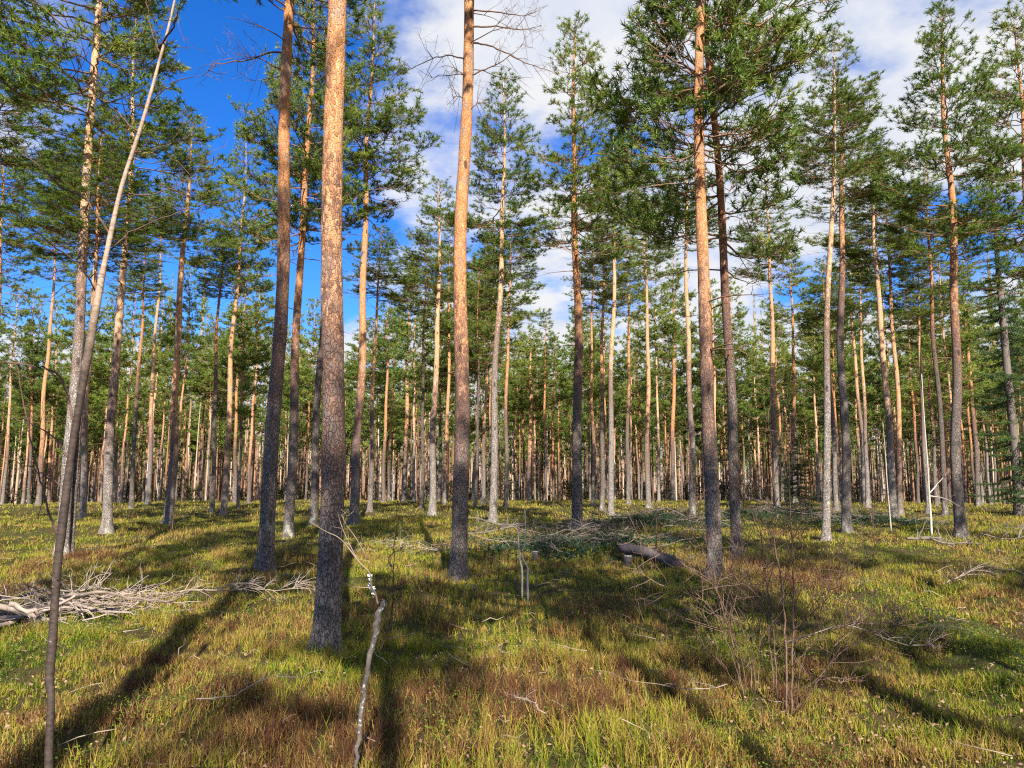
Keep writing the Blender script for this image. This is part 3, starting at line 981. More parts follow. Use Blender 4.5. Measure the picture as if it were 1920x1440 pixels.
# ------------------------------------------------------------------ spruces
def spruce(px, py, H, R, label, seed, zb=0.15, group=None):
    P = base_at(px, py)
    rng = np.random.default_rng(seed)
    root = thing('spruce_tree', P, label, 'spruce tree', group)
    r0 = 0.012 * H + 0.015
    tr = link('trunk', trunk_geo(H, r0, 10, 24, rng, wob=0.02).mesh('spruce_trunk', [M['slash']]), root)
    g = Geo()
    SP, SD, ST = [], [], []
    nb = int(26 + H * 9)
    for _ in range(nb):
        t = rng.random() ** 0.9
        z0 = zb + t * (H - zb)
        L = R * (1 - t) ** 0.85 * rng.uniform(0.7, 1.15) + 0.08
        az = rng.uniform(0, 2 * pi)
        s = np.linspace(0, 1, 6)
        zz = z0 - 0.30 * L * s + 0.22 * L * s ** 3
        pts = np.stack([L * s * cos(az), L * s * sin(az), zz], 1)
        g.tube(pts, (0.006 + 0.006 * L) * (1 - 0.8 * s), 4, 0, 0.3, cap=False)
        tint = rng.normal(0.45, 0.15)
        for u in np.arange(0.12, 1.01, 0.11 / max(L, 0.25)):
            b = np.array([np.interp(u, s, pts[:, k]) for k in range(3)])
            for sd in (-1, 1):
                d = unit(np.array([cos(az + sd * 0.9), sin(az + sd * 0.9), -0.22]))
                l2 = (0.10 + 0.30 * (1 - u) * L) * rng.uniform(0.6, 1.1)
                for v in np.arange(0.0, l2 + 0.01, 0.10):
                    SP.append(b + d * v + np.array([0, 0, -0.25 * v * v]) + rng.normal(0, 0.015, 3))
                    SD.append(d)
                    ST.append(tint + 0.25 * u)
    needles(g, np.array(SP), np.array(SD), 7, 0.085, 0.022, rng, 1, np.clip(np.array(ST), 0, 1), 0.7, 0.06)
    link('crown', g.mesh('spruce_crown', [M['limb'], M['spruce']], smooth=False), root)


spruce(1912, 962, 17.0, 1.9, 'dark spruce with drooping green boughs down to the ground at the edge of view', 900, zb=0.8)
spruce(1500, 944, 3.6, 1.1, 'low dark young spruce among trunks behind the bare shrub', 901)
spruce(1478, 940, 2.6, 0.9, 'smallest young spruce just left of the low dark one', 902)
spruce(1868, 938, 5.0, 1.3, 'half grown spruce beside the big edge spruce', 903)
spruce(1706, 938, 3.0, 1.0, 'little spruce far back between the orange pine and the crooked birch', 904)

# ------------------------------------------------------------------ twiggy things
def twigs(g, pts, rng, n, length, r, up=0.5, sub=3, sides=4, start=0.15, mat=0, spread=1.0, tint=0.5):
    pts = np.asarray(pts, float)
    for _ in range(n):
        u = rng.uniform(start, 1.0)
        f = u * (len(pts) - 1)
        i = min(int(f), len(pts) - 2)
        b = pts[i] + (pts[i + 1] - pts[i]) * (f - i)
        td = unit(pts[i + 1] - pts[i])
        d = unit(td * 0.45 + rng.normal(0, 0.6, 3) * spread + np.array([0, 0, up]))
        L = length * rng.uniform(0.35, 1.1) * (1.1 - 0.6 * u)
        m1 = b + d * L * 0.35 + rng.normal(0, 0.02 * L, 3)
        d2 = unit(d + rng.normal(0, 0.18, 3) + np.array([0, 0, 0.12]))
        m2 = m1 + d2 * L * 0.35
        e = m2 + unit(d2 + rng.normal(0, 0.2, 3)) * L * 0.3
        q = np.array([b, m1, m2, e])
        tt = float(np.clip(tint + rng.normal(0, 0.2), 0, 1))
        g.tube(q, [r, r * 0.8, r * 0.6, r * 0.3], sides, mat, tt)
        for _ in range(sub):
            k = rng.uniform(0.3, 0.95) * 3
            i2 = min(int(k), 2)
            b2 = q[i2] + (q[i2 + 1] - q[i2]) * (k - i2)
            dd = unit(d2 + rng.normal(0, 0.55, 3))
            L2 = L * rng.uniform(0.2, 0.5)
            g.tube([b2, b2 + dd * L2 * 0.5 + rng.normal(0, 0.01, 3), b2 + dd * L2 + np.array([0, 0, 0.03])], [r * 0.55, r * 0.4, r * 0.2], 3, mat, tt)


def dense(pts, k=4):
    pts = np.asarray(pts, float)
    s = np.linspace(0, len(pts) - 1, k * (len(pts) - 1) + 1)
    idx = np.arange(len(pts))
    out = []
    for c in range(pts.shape[1]):      # catmull-rom
        p = np.r_[2 * pts[0, c] - pts[1, c], pts[:, c], 2 * pts[-1, c] - pts[-2, c]]
        i = np.minimum(s.astype(int), len(pts) - 2)
        t = s - i
        p0, p1, p2, p3 = p[i], p[i + 1], p[i + 2], p[i + 3]
        out.append(0.5 * (2 * p1 + (p2 - p0) * t + (2 * p0 - 5 * p1 + 4 * p2 - p3) * t ** 2 + (3 * p1 - p0 - 3 * p2 + p3) * t ** 3))
    return np.stack(out, 1)


def pix_path(pix, D, dy=0.0):
    n = len(pix)
    return np.array([at_depth(x, y, D + dy * k / max(1, n - 1)) for k, (x, y) in enumerate(pix)])


def local(root, pts):
    return np.asarray(pts) - np.array(root.location)


# curved young birch near the viewer
def curved_birch():
    D = 3.75
    P = at_depth(91, 1490, D)
    P[2] = float(ground(P[0], P[1]))
    root = thing('birch_tree', P, 'thin curved leafless birch with bare twigs, closest stem to the viewer', 'birch tree')
    rng = np.random.default_rng(11)
    stem = [(90, 1500), (92, 1400), (96, 1310), (93, 1270), (100, 1180), (108, 1060), (120, 960), (131, 870), (150, 750), (186, 545), (201, 470), (228, 350), (262, 245), (284, 170), (300, 110), (315, 55), (330, -10), (350, -90)]
    pts = local(root, dense(pix_path(stem, D, 0.5)))
    pts[0, 2] = -0.1
    u = np.linspace(0, 1, len(pts))
    r = np.interp(u, [0, .3, .5, .62, .8, 1], [.017, .021, .019, .0125, .0085, .005])
    g = Geo()
    r = r * (1 + 0.08 * np.sin(u * 40) * (u < 0.6)) * (1 + 0.03 * rng.standard_normal(len(u)))
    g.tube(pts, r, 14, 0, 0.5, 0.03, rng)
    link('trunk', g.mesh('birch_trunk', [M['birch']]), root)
    BR = [([(139, 795), (128, 745), (113, 707), (79, 691), (40, 684), (-20, 674)], .0075, 4),
          ([(131, 865), (115, 838), (98, 817), (60, 797), (37, 786), (-20, 765)], .006, 4),
          ([(125, 917), (95, 898), (61, 880), (30, 866), (-20, 845)], .005, 3),
          ([(113, 1021), (100, 985), (92, 957), (76, 900), (61, 835), (45, 760), (30, 682), (22, 640)], .007, 6),
          ([(100, 1116), (78, 1108), (55, 1098), (40, 1088), (24, 1070)], .004, 3),
          ([(105, 1090), (125, 1070), (143, 1050)], .002, 1),
          ([(203, 470), (228, 450), (253, 430), (320, 403), (360, 392), (400, 383), (445, 372)], .0055, 6),
          ([(208, 440), (190, 415), (163, 377), (120, 353), (80, 317), (27, 273), (-10, 240)], .007, 9),
          ([(262, 250), (240, 235), (215, 205), (185, 185), (160, 150), (140, 85)], .005, 7),
          ([(297, 90), (318, 60), (335, 25), (352, -10)], .007, 4),
          ([(300, 100), (288, 70), (278, 30), (272, -20)], .006, 4),
          ([(275, 200), (300, 175), (340, 150), (380, 140), (400, 120)], .0045, 6),
          ([(250, 285), (290, 280), (340, 262), (375, 240)], .0045, 6),
          ([(225, 360), (280, 365), (330, 350), (370, 320), (390, 290)], .0045, 7),
          ([(182, 550), (165, 520), (140, 490), (100, 460), (60, 430), (30, 410)], .005, 5),
          ([(165, 640), (200, 600), (230, 580)], .003, 2)]
    for k, (px, r0, nt) in enumerate(BR):
        g = Geo()
        depth = D + 0.5 * np.clip((1480 - px[0][1]) / 1500, 0, 1)
        q = local(root, dense(pix_path(px, depth, rng.uniform(-0.5, 0.5)), 4))
        q[1:] += rng.normal(0, 0.004, (len(q) - 1, 3))
        uu = np.linspace(0, 1, len(q))
        g.tube(q, r0 * (1 - 0.75 * uu), 6, 0, 0.2)
        twigs(g, q, rng, nt, 0.30, 0.0022, up=0.15, sub=2, sides=3, tint=0.2)
        link('branch', g.mesh('birch_branch', [M['twig']]), root)


curved_birch()


def lichen_sapling():
    D = 4.15
    P = at_depth(668, 1460, D)
    P[2] = float(ground(P[0], P[1]))
    root = thing('broken_sapling', P, 'leaning broken sapling stem spotted with white lichen, below the thickest trunk', 'sapling')
    rng = np.random.default_rng(12)
    g = Geo()
    q = local(root, dense(pix_path([(667, 1470), (669, 1420), (676, 1350), (684, 1290), (690, 1240), (703, 1190), (712, 1150), (722, 1128)], D, 0.1), 4))
    q[0, 2] = -0.08
    q[1:] += rng.normal(0, 0.0045, (len(q) - 1, 3))
    u = np.linspace(0, 1, len(q))
    g.tube(q, np.interp(u, [0, .5, .8, 1], [.011, .014, .018, .015]), 10, 0, 0.4, 0.14, rng)
    link('trunk', g.mesh('sapling_stem', [M['lichen_bark']]), root)
    g = Geo()
    q2 = local(root, dense(pix_path([(709, 1135), (703, 1112), (696, 1098), (693, 1075), (672, 1052), (640, 1012), (610, 996), (580, 978)], D + 0.1, -0.3), 4))
    u = np.linspace(0, 1, len(q2))
    g.tube(q2, 0.006 * (1 - 0.7 * u), 6, 0, 0.8)
    for px in ([(672, 1052), (655, 1020), (640, 985), (633, 960)], [(640, 1012), (642, 990), (650, 968), (640, 955)], [(690, 1050), (668, 1010), (650, 985), (640, 965)], [(696, 1102), (670, 1101), (648, 1098)]):
        t = local(root, dense(pix_path(px, D, rng.uniform(-0.2, 0.2)), 3))
        g.tube(t, 0.003 * (1 - 0.6 * np.linspace(0, 1, len(t))), 4, 0, 0.8)
        twigs(g, t, rng, 3, 0.08, 0.0015, sub=1, sides=3, tint=0.8)
    link('branch', g.mesh('sapling_twigs', [M['dead']]), root)
    g = Geo()
    for cx, cy, rr in ((694, 1079, .014), (694, 1087, .010), (697, 1103, .018), (700, 1112, .012), (693, 1097, .012)):
        c = local(root, at_depth(cx, cy, D + 0.06))
        for _ in range(26):
            d = unit(rng.standard_normal(3))
            p1 = c + d * rr * rng.uniform(0.5, 1.2)
            g.tube([c, (c + p1) / 2 + rng.normal(0, 0.002, 3), p1], [.0035, .003, .0015], 4, 0, 0.6)
    link('lichen_tuft', g.mesh('lichen_tuft', [M['white_lichen']]), root)
    g = Geo()
    for px in ([(728, 1185), (735, 1150), (738, 1100), (738, 1060), (742, 1000), (745, 940), (744, 890)], [(738, 1110), (760, 1090), (780, 1080)], [(735, 1062), (728, 1050), (740, 1035), (765, 1020)], [(712, 1220), (722, 1195), (732, 1160), (736, 1120)]):
        t = local(root, dense(pix_path(px, D + 0.15, rng.uniform(0, 0.3)), 4))
        t[1:-1] += rng.normal(0, 0.003, (len(t) - 2, 3))
        g.tube(t, 0.0042 * (1 - 0.7 * np.linspace(0, 1, len(t))), 5, 0, 0.1)
        twigs(g, t, rng, 4, 0.16, 0.0018, sub=1, sides=3, tint=0.2)
    link('branch', g.mesh('sapling_shoot', [M['twig']]), root)


lichen_sapling()


def shrub():
    P = base_at(1478, 1345, 0.0)
    D = P[1]
    root = thing('bare_shrub', P, 'many stemmed leafless brown shrub spreading in front of the leaning pair of pines', 'shrub')
    rng = np.random.default_rng(13)
    ST = [([(1482, 1350), (1485, 1245), (1487, 1160), (1485, 1050), (1482, 960), (1479, 890), (1482, 820), (1476, 740)], .0085, 0.1, 20),
          ([(1476, 1345), (1474, 1240), (1470, 1140), (1460, 1065), (1453, 1020), (1448, 940), (1450, 860), (1440, 770)], .0085, -0.1, 20),
          ([(1458, 1312), (1452, 1200), (1445, 1130), (1430, 1060), (1427, 1000), (1416, 930), (1412, 880)], .0062, 0.2, 14),
          ([(1450, 1300), (1440, 1180), (1425, 1130), (1412, 1080), (1398, 1000), (1395, 940)], .0045, 0.35, 10),
          ([(1492, 1330), (1505, 1240), (1530, 1170), (1560, 1100), (1600, 1040), (1640, 985)], .0042, 0.1, 12),
          ([(1490, 1340), (1520, 1285), (1545, 1265), (1560, 1220), (1575, 1170)], .0040, -0.3, 7),
          ([(1485, 1250), (1530, 1200), (1590, 1170), (1650, 1150), (1690, 1145)], .0036, -0.2, 12),
          ([(1487, 1180), (1530, 1140), (1575, 1085), (1620, 1050), (1660, 1000)], .0034, 0.2, 10),
          ([(1472, 1190), (1440, 1150), (1400, 1105), (1360, 1075)], .0034, 0.4, 8),
          ([(1500, 1330), (1560, 1240), (1620, 1190), (1670, 1175), (1700, 1160)], .0040, 0.3, 14)]
    for px, r, dy, nt in ST:
        g = Geo()
        q = local(root, dense(pix_path(px, D, dy), 4))
        q[1:] += rng.normal(0, 0.004, (len(q) - 1, 3))
        u = np.linspace(0, 1, len(q))
        g.tube(q, r * (1 - 0.78 * u), 6, 0, rng.uniform(0.1, 0.6))
        twigs(g, q, rng, nt * 2, 0.55, 0.0030, up=0.30, sub=3, sides=3, start=0.22, tint=0.45, spread=1.1)
        link('stem', g.mesh('shrub_stem', [M['twig']]), root)
    P = base_at(1395, 1310, 0.0)
    D = P[1]
    root = thing('bare_shrub', P, 'leafless shrub of thin stems leaning away from the taller brown shrub beside it', 'shrub')
    ST = [([(1395, 1310), (1386, 1255), (1372, 1200), (1355, 1140), (1340, 1085), (1322, 1010), (1305, 930), (1297, 870), (1288, 800)], .0075, 0.1, 16),
          ([(1400, 1305), (1390, 1240), (1370, 1180), (1352, 1120), (1320, 1080), (1270, 1055), (1225, 1030), (1185, 1010)], .0052, -0.2, 14),
          ([(1410, 1300), (1405, 1230), (1385, 1160), (1352, 1100), (1330, 1060), (1300, 1000), (1285, 950)], .0050, 0.2, 12),
          ([(1392, 1300), (1372, 1230), (1350, 1170), (1325, 1130), (1280, 1110), (1240, 1095), (1200, 1075)], .0042, -0.3, 12),
          ([(1415, 1300), (1412, 1220), (1400, 1140), (1385, 1060), (1370, 1000)], .0045, 0.3, 10),
          ([(1420, 1300), (1425, 1220), (1420, 1150), (1418, 1080)], .0038, 0.1, 9),
          ([(1385, 1290), (1350, 1240), (1300, 1215), (1240, 1190), (1210, 1180)], .0030, -0.3, 7)]
    for px, r, dy, nt in ST:
        g = Geo()
        q = local(root, dense(pix_path(px, D, dy), 4))
        q[1:] += rng.normal(0, 0.004, (len(q) - 1, 3))
        u = np.linspace(0, 1, len(q))
        g.tube(q, r * (1 - 0.78 * u), 6, 0, rng.uniform(0.1, 0.6))
        twigs(g, q, rng, nt * 2, 0.50, 0.0029, up=0.22, sub=3, sides=3, start=0.22, tint=0.55, spread=1.0)
        link('stem', g.mesh('shrub_stem', [M['twig']]), root)


shrub()


def simple_sapling(name, pix_list, mat, label, cat, seed, r, nt=4, tl=0.25, by=None, twm=None):
    b = pix_list[0][0]
    P = base_at(b[0], b[1], 0.05)
    D = P[1]
    root = thing(name, P, label, cat)
    rng = np.random.default_rng(seed)
    for px in pix_list:
        g = Geo()
        q = local(root, dense(pix_path(px, D, rng.uniform(-0.1, 0.1)), 4))
        q[0, 2] = min(q[0, 2], -0.05) if px is pix_list[0] else q[0, 2]
        u = np.linspace(0, 1, len(q))
        rr = r if px[0][1] > b[1] - 25 else r * 0.6
        g.tube(q, rr * (1 - 0.7 * u), 7, 0, rng.uniform(0.3, 0.7), 0.03, rng)
        twigs(g, q, rng, nt, tl, r * 0.22, sub=2, sides=3, start=0.35, mat=1, tint=0.5)
        link('stem', g.mesh('sapling_stem', [M[mat], M[twm or 'twig']]), root)


simple_sapling('birch_sapling', [[(990, 1124), (989, 1080), (990, 1066), (982, 1050), (978, 1038), (984, 1020), (985, 985), (984, 955)],
                                 [(979, 1122), (979, 1070), (975, 1050), (972, 1010), (973, 985), (966, 972)]],
               'pale_birch', 'small forked white birch sapling alone in the middle of the floor', 'birch sapling', 21, 0.015, 7, 0.35)
simple_sapling('birch_sapling', [[(1671, 994), (1668, 960), (1663, 900), (1660, 850), (1655, 790)]], 'pale_birch', 'straight thread thin white birch in front of the pale spreading pine', 'birch sapling', 22, 0.024, 5, 0.8)
simple_sapling('birch_sapling', [[(1747, 1003), (1745, 965), (1742, 920), (1740, 880), (1734, 800), (1728, 700)], [(1743, 925), (1760, 905), (1775, 888)], [(1744, 930), (1772, 935), (1800, 950)]],
               'pale_birch', 'small crooked white birch with side twigs left of the big dark pine', 'birch sapling', 23, 0.034, 5, 0.8)
simple_sapling('pine_sapling', [[(1230, 1032), (1231, 980), (1229, 930)]], 'twig', 'single dark upright bare twig standing behind the fallen log', 'sapling', 24, 0.016, 5, 0.5)
simple_sapling('bare_seedling', [[(322, 1000), (326, 960), (330, 930)]], 'twig', 'little bare twig behind the lichen footed pine', 'sapling', 25, 0.014, 4, 0.6)
simple_sapling('bare_seedling', [[(420, 968), (412, 930), (405, 905)], [(420, 968), (428, 935), (432, 915)]], 'dead', 'thin pale seedling at the foot of the bright orange pine', 'sapling', 26, 0.014, 4, 0.6, twm='dead')

# ------------------------------------------------------------------ piles and fallen wood
def brush_pile():
    P = base_at(150, 1160, 0.0)
    root = thing('brush_pile', P, 'long heap of bleached brushwood and sticks lying behind the curved birch', 'brush pile')
    rng = np.random.default_rng(31)
    big = [([(-60, 1200), (30, 1165), (90, 1132), (130, 1118)], .045), ([(-40, 1150), (60, 1145), (160, 1128), (240, 1112)], .035),
           ([(115, 1128), (160, 1140), (220, 1158), (262, 1170)], .030), ([(120, 1120), (180, 1112), (260, 1122), (330, 1126)], .022),
           ([(-50, 1130), (20, 1140), (70, 1158), (110, 1170)], .040), ([(20, 1130), (60, 1148), (95, 1140), (140, 1120)], .028),
           ([(110, 1130), (125, 1150), (140, 1168)], .022), ([(70, 1115), (90, 1140), (80, 1165)], .020), ([(-60, 1172), (20, 1160), (85, 1150)], .048),
           ([(-70, 1140), (10, 1122), (90, 1108), (140, 1110)], .022), ([(130, 1115), (160, 1105), (190, 1092)], .012), ([(105, 1140), (170, 1152), (240, 1150)], .024),
           ([(-30, 1180), (40, 1170), (120, 1162)], .035), ([(150, 1125), (230, 1135), (300, 1146)], .018)]
    D0 = P[1]
    for px, r in big:
        g = Geo()
        n = len(px)
        dd = rng.uniform(-0.7, 0.5)
        q = []
        for k, (x, y) in enumerate(px):
            D = D0 + dd + rng.uniform(-0.25, 0.25)
            p = at_depth(x, y, D)
            zg = float(ground(p[0], p[1]))
            p[2] = np.clip(p[2], zg + 0.06, zg + 0.55)
            q.append(p)
        q = local(root, dense(q, 4))
        q += rng.normal(0, 0.012, q.shape)
        g.tube(q, r * (1 - 0.55 * np.linspace(0, 1, len(q))), 8, 0, rng.uniform(0.2, 0.9), 0.06, rng)
        twigs(g, q, rng, 5, 0.5, 0.006, up=0.1, sub=3, sides=4, tint=0.9)
        link('branch', g.mesh('brush_branch', [M['grey_stick']]), root)
    g = Geo()
    for _ in range(260):
        x = rng.uniform(-3.8, 1.0)
        y = rng.normal(0, 0.42) + 0.05
        hmax = 0.42 * math.exp(-((x + 1.2) / 2.2) ** 2) * math.exp(-(y / 0.6) ** 2) + 0.10
        zg = float(ground(P[0] + x, P[1] + y)) - P[2]
        c = np.array([x, y, zg + rng.uniform(0.03, hmax)])
        a = rng.normal(0, 0.6) + (pi if rng.random() < 0.5 else 0)
        L = rng.uniform(0.25, 0.75)
        d = np.array([cos(a), sin(a), rng.normal(0.05, 0.22)])
        s = np.linspace(0, 1, 6)
        bend = rng.normal(0, 0.22, 3)
        q = c + d * L * s[:, None] + bend * (L * (s - 0.5) ** 2)[:, None] * 1.6 + rng.normal(0, 0.012, (6, 3))
        q[:, 2] = np.maximum(q[:, 2], zg + 0.03)
        r = rng.uniform(0.003, 0.009)
        g.tube(q, r * (1 - 0.7 * s), 4, 0, rng.uniform(0.2, 1.0))
        if rng.random() < 0.7:
            twigs(g, q, rng, 2, 0.3, r * 0.5, up=0.1, sub=1, sides=3, tint=0.9)
    tw = link('twigs', g.mesh('brush_twigs', [M['grey_stick']]), root)
    tw['kind'] = 'stuff'


brush_pile()


def dead_top(px, py, length, ang, label, seed, mat='grey_stick', n=16, curl=0.35, r=0.012):
    """a dead branch lying on the floor with curved side twigs"""
    P = base_at(px, py, 0.05)
    root = thing('fallen_branch', P, label, 'fallen branch')
    rng = np.random.default_rng(seed)
    g = Geo()
    s = np.linspace(0, 1, 9)
    d = np.array([cos(ang), sin(ang), 0])
    q = d * length * (s[:, None] - 0.5) + np.array([-d[1], d[0], 0]) * (0.12 * length * np.sin(s * 3))[:, None]
    q[:, 2] = [float(ground(P[0] + a[0], P[1] + a[1])) - P[2] + 0.16 for a in q]
    q += rng.normal(0, 0.008, q.shape)
    g.tube(q, r * (1 - 0.7 * s), 7, 0, 0.6, 0.05, rng)
    link('stem', g.mesh('fallen_stem', [M[mat]]), root)
    g = Geo()
    for k in range(n):
        b = q[rng.integers(1, 9)]
        a = ang + rng.choice([-1, 1]) * rng.uniform(0.4, 1.2)
        L = length * rng.uniform(0.15, 0.42)
        u = np.linspace(0, 1, 6)
        w = np.stack([b[0] + cos(a) * L * u + rng.normal(0, .01, 6), b[1] + sin(a) * L * u + rng.normal(0, .01, 6), b[2] + L * (rng.uniform(0.2, 0.9) * u - curl * rng.uniform(0.5, 2.4) * u ** 2)], 1)
        w[:, 2] = np.maximum(w[:, 2], q[4, 2] - 0.12)
        g.tube(w, r * 0.42 * (1 - 0.7 * u), 4, 0, rng.uniform(0.5, 1))
        twigs(g, w, rng, 3, L * 0.45, r * 0.2, up=0.2, sub=1, sides=3, tint=0.9)
    link('side_twigs', g.mesh('fallen_twigs', [M[mat]]), root)


dead_top(440, 1128, 1.5, 0.5, 'pale spiky dead branch tip lying across the diagonal shadow', 50, n=34)
dead_top(800, 1035, 2.2, 2.6, 'grey dead branch arched on the floor left of the central pine', 51, n=22)
dead_top(1810, 1025, 3.0, 0.2, 'dark fallen bough lying below the big dark pine', 52, 'slash', n=18, r=0.03)
dead_top(1000, 1345, 0.45, 1.9, 'small bleached twig in the grass below the white forked sapling', 53, n=7, r=0.004)
dead_top(470, 1335, 0.7, 0.7, 'small grey twig with lichen in the grass left of the broken sapling', 54, n=7, r=0.005)
dead_top(1600, 1205, 1.2, -0.4, 'pale dead bough lying right of the many stemmed shrub', 55, n=12, r=0.007)
dead_top(1770, 1215, 0.9, 0.9, 'thin dead bough on the brown heather far right of the shrub', 56, n=10, r=0.005)
dead_top(1260, 1308, 0.8, 3.0, 'thin grey twig lying left of the leaning shrub', 57, n=6, r=0.004)
dead_top(960, 1000, 3.2, 0.1, 'dark crooked branch on the floor behind the white forked sapling', 58, 'slash', n=16, r=0.03)
dead_top(930, 985, 2.2, 2.7, 'short dark branch end sticking up near the slender whitish pine', 59, 'slash', n=6, r=0.03)
dead_top(1830, 1090, 1.5, 0.5, 'coil of dry twigs on the green patch below the fallen bough', 60, n=24, r=0.010)


def fallen_log():
    D = base_at(1220, 1052, 0.0)[1]
    A = at_depth(1166, 1034, D + 0.9)
    B = at_depth(1262, 1058, D - 0.55)
    A[2] = float(ground(A[0], A[1])) + 0.30
    B[2] = float(ground(B[0], B[1])) + 0.14
    root = thing('fallen_log', np.array([*(0.5 * (A + B))[:2], float(ground(*(0.5 * (A + B))[:2]))]), 'dark rotting log with a pale split end lying behind the bare shrubs', 'log')
    rng = np.random.default_rng(61)
    s = np.linspace(0, 1, 14)
    q = A + (B - A) * s[:, None]
    q[:, 2] += 0.03 * np.sin(s * 3)
    g = Geo()
    g.tube(local(root, q), 0.115 * (1 - 0.10 * s) * (1 + 0.05 * rng.standard_normal(14)), 18, 0, 0.4, 0.05, rng)
    link('trunk', g.mesh('log_trunk', [M['log']]), root)
    g = Geo()
    d = unit(B - A)
    for k in range(7):
        off = rng.normal(0, 0.055, 3)
        off -= d * (off @ d)
        L = rng.uniform(0.25, 0.6)
        p = local(root, B + off)
        g.tube([p - d * 0.1, p + d * L * 0.5, p + d * L - np.array([0, 0, 0.05])], [0.05, 0.04, 0.008], 7, 0, rng.random(), 0.1, rng)
    link('split_end', g.mesh('log_split_end', [M['log_end']]), root)


fallen_log()


def slash_pile(px, py, w, dpt, n, label, seed, tall=0.3, mat='slash', green=True):
    P = base_at(px, py, 0.0)
    root = thing('slash_pile', P, label, 'slash pile')
    rng = np.random.default_rng(seed)
    g = Geo()
    for _ in range(n):
        x, y = rng.normal(0, w * 0.4), rng.normal(0, dpt * 0.4)
        zg = float(ground(P[0] + x, P[1] + y)) - P[2]
        h = tall * math.exp(-(x / w) ** 2 * 2 - (y / dpt) ** 2 * 2)
        c = np.array([x, y, zg + rng.uniform(0.05, 0.12 + h)])
        a = rng.uniform(0, 2 * pi)
        L = rng.uniform(0.4, 1.5)
        s = np.linspace(0, 1, 6)
        d = np.array([cos(a), sin(a) * 0.6, rng.normal(0.08, 0.18)])
        q = c + d * L * s[:, None] + rng.normal(0, 0.02, (6, 3)) + np.array([0, 0, 1.0]) * (0.3 * L * rng.uniform(-0.6, 1) * (s * (1 - s)))[:, None]
        q[:, 2] = np.maximum(q[:, 2], zg + 0.03)
        r = rng.uniform(0.005, 0.022)
        g.tube(q, r * (1 - 0.7 * s), 5, 0, rng.uniform(0, 1))
        twigs(g, q, rng, 3, 0.5, r * 0.4, up=0.3, sub=2, sides=3, tint=rng.uniform(0.1, 0.9))
    o = link('branches', g.mesh('slash_branches', [M[mat]]), root)
    o['kind'] = 'stuff'
    if green:
        g = Geo()
        k = n * 16
        x, y = rng.normal(0, w * 0.5, k), rng.normal(0, dpt * 0.5, k)
        z = ground(P[0] + x, P[1] + y) - P[2] + rng.uniform(0.03, 0.14, k) + tall * 0.6 * np.exp(-(x / w) ** 2 * 2 - (y / dpt) ** 2 * 2)
        Pp = np.stack([x, y, z], 1)
        Dn = unit(np.stack([rng.normal(0, 1, k), rng.normal(0, 1, k), rng.normal(0.1, 0.25, k)], 1))
        needles(g, Pp, Dn, 9, 0.10, 0.016, rng, 0, rng.uniform(0.0, 0.5, k), 0.7)
        link('needle_sprays', g.mesh('slash_needles', [M['spruce']], smooth=False), root)['kind'] = 'stuff'


slash_pile(1070, 1028, 2.4, 2.2, 100, 'flat dark mat of old felling slash behind the white forked sapling', 71, 0.18)
slash_pile(1130, 1000, 1.3, 1.0, 45, 'grey tangle of dry branches behind the fallen log', 72, 0.45, 'grey_stick', False)
slash_pile(1235, 985, 2.4, 1.5, 110, 'long brown ridge of brushwood between the log and the white trunk', 73, 0.5)
slash_pile(1480, 972, 4.0, 2.0, 130, 'dark scattered slash on the floor between the leaning pair and the white stemmed pine', 74, 0.3)
slash_pile(1640, 985, 2.6, 1.4, 80, 'heap of grey slash beside the pine with the split pale foot', 75, 0.35)


def stump(px, py, r, h, label, seed):
    P = base_at(px, py, 0.06)
    root = thing('tree_stump', P, label, 'tree stump')
    rng = np.random.default_rng(seed)
    g = Geo()
    s = np.linspace(0, 1, 8)
    g.tube(np.stack([0 * s, 0 * s, -0.15 + s * (h + 0.15)], 1), r * (1 + 0.35 * np.exp(-s * 4)), 14, 0, 0.4, 0.05, rng)
    link('trunk', g.mesh('stump_trunk', [M['slash']]), root)
    g = Geo()
    u = np.linspace(0, 1, 3)
    g.tube(np.stack([0 * u, 0 * u, h - 0.004 + 0.012 * u], 1), r * np.array([0.9, 0.95, 0.85]), 14, 0, 0.8, 0.03, rng)
    link('cut_top', g.mesh('stump_top', [M['stone']]), root)


stump(1003, 1046, 0.06, 0.18, 'small pale cut stump right of the white forked sapling', 81)
stump(1178, 1056, 0.09, 0.20, 'small lichened stump under the thick end of the fallen log', 82)
stump(1388, 948, 0.16, 0.30, 'old pale stump beside the far foot of the dark leaning pine', 83)

# ------------------------------------------------------------------ ground cover
pa, pb, pc, pd = Patch(1, 2.6), Patch(2, 0.7), Patch(3, 5.0), Patch(4, 0.35)


def scatter(n, y0, y1, rng, power=1.0, half=0.76):
    """points in the wedge of floor that the view takes in, a margin to the sides"""
    y = np.sqrt(rng.uniform(y0 ** 2, y1 ** 2, n))
    x = rng.uniform(-1, 1, n) * (half * y + 1.2)
    return x, y


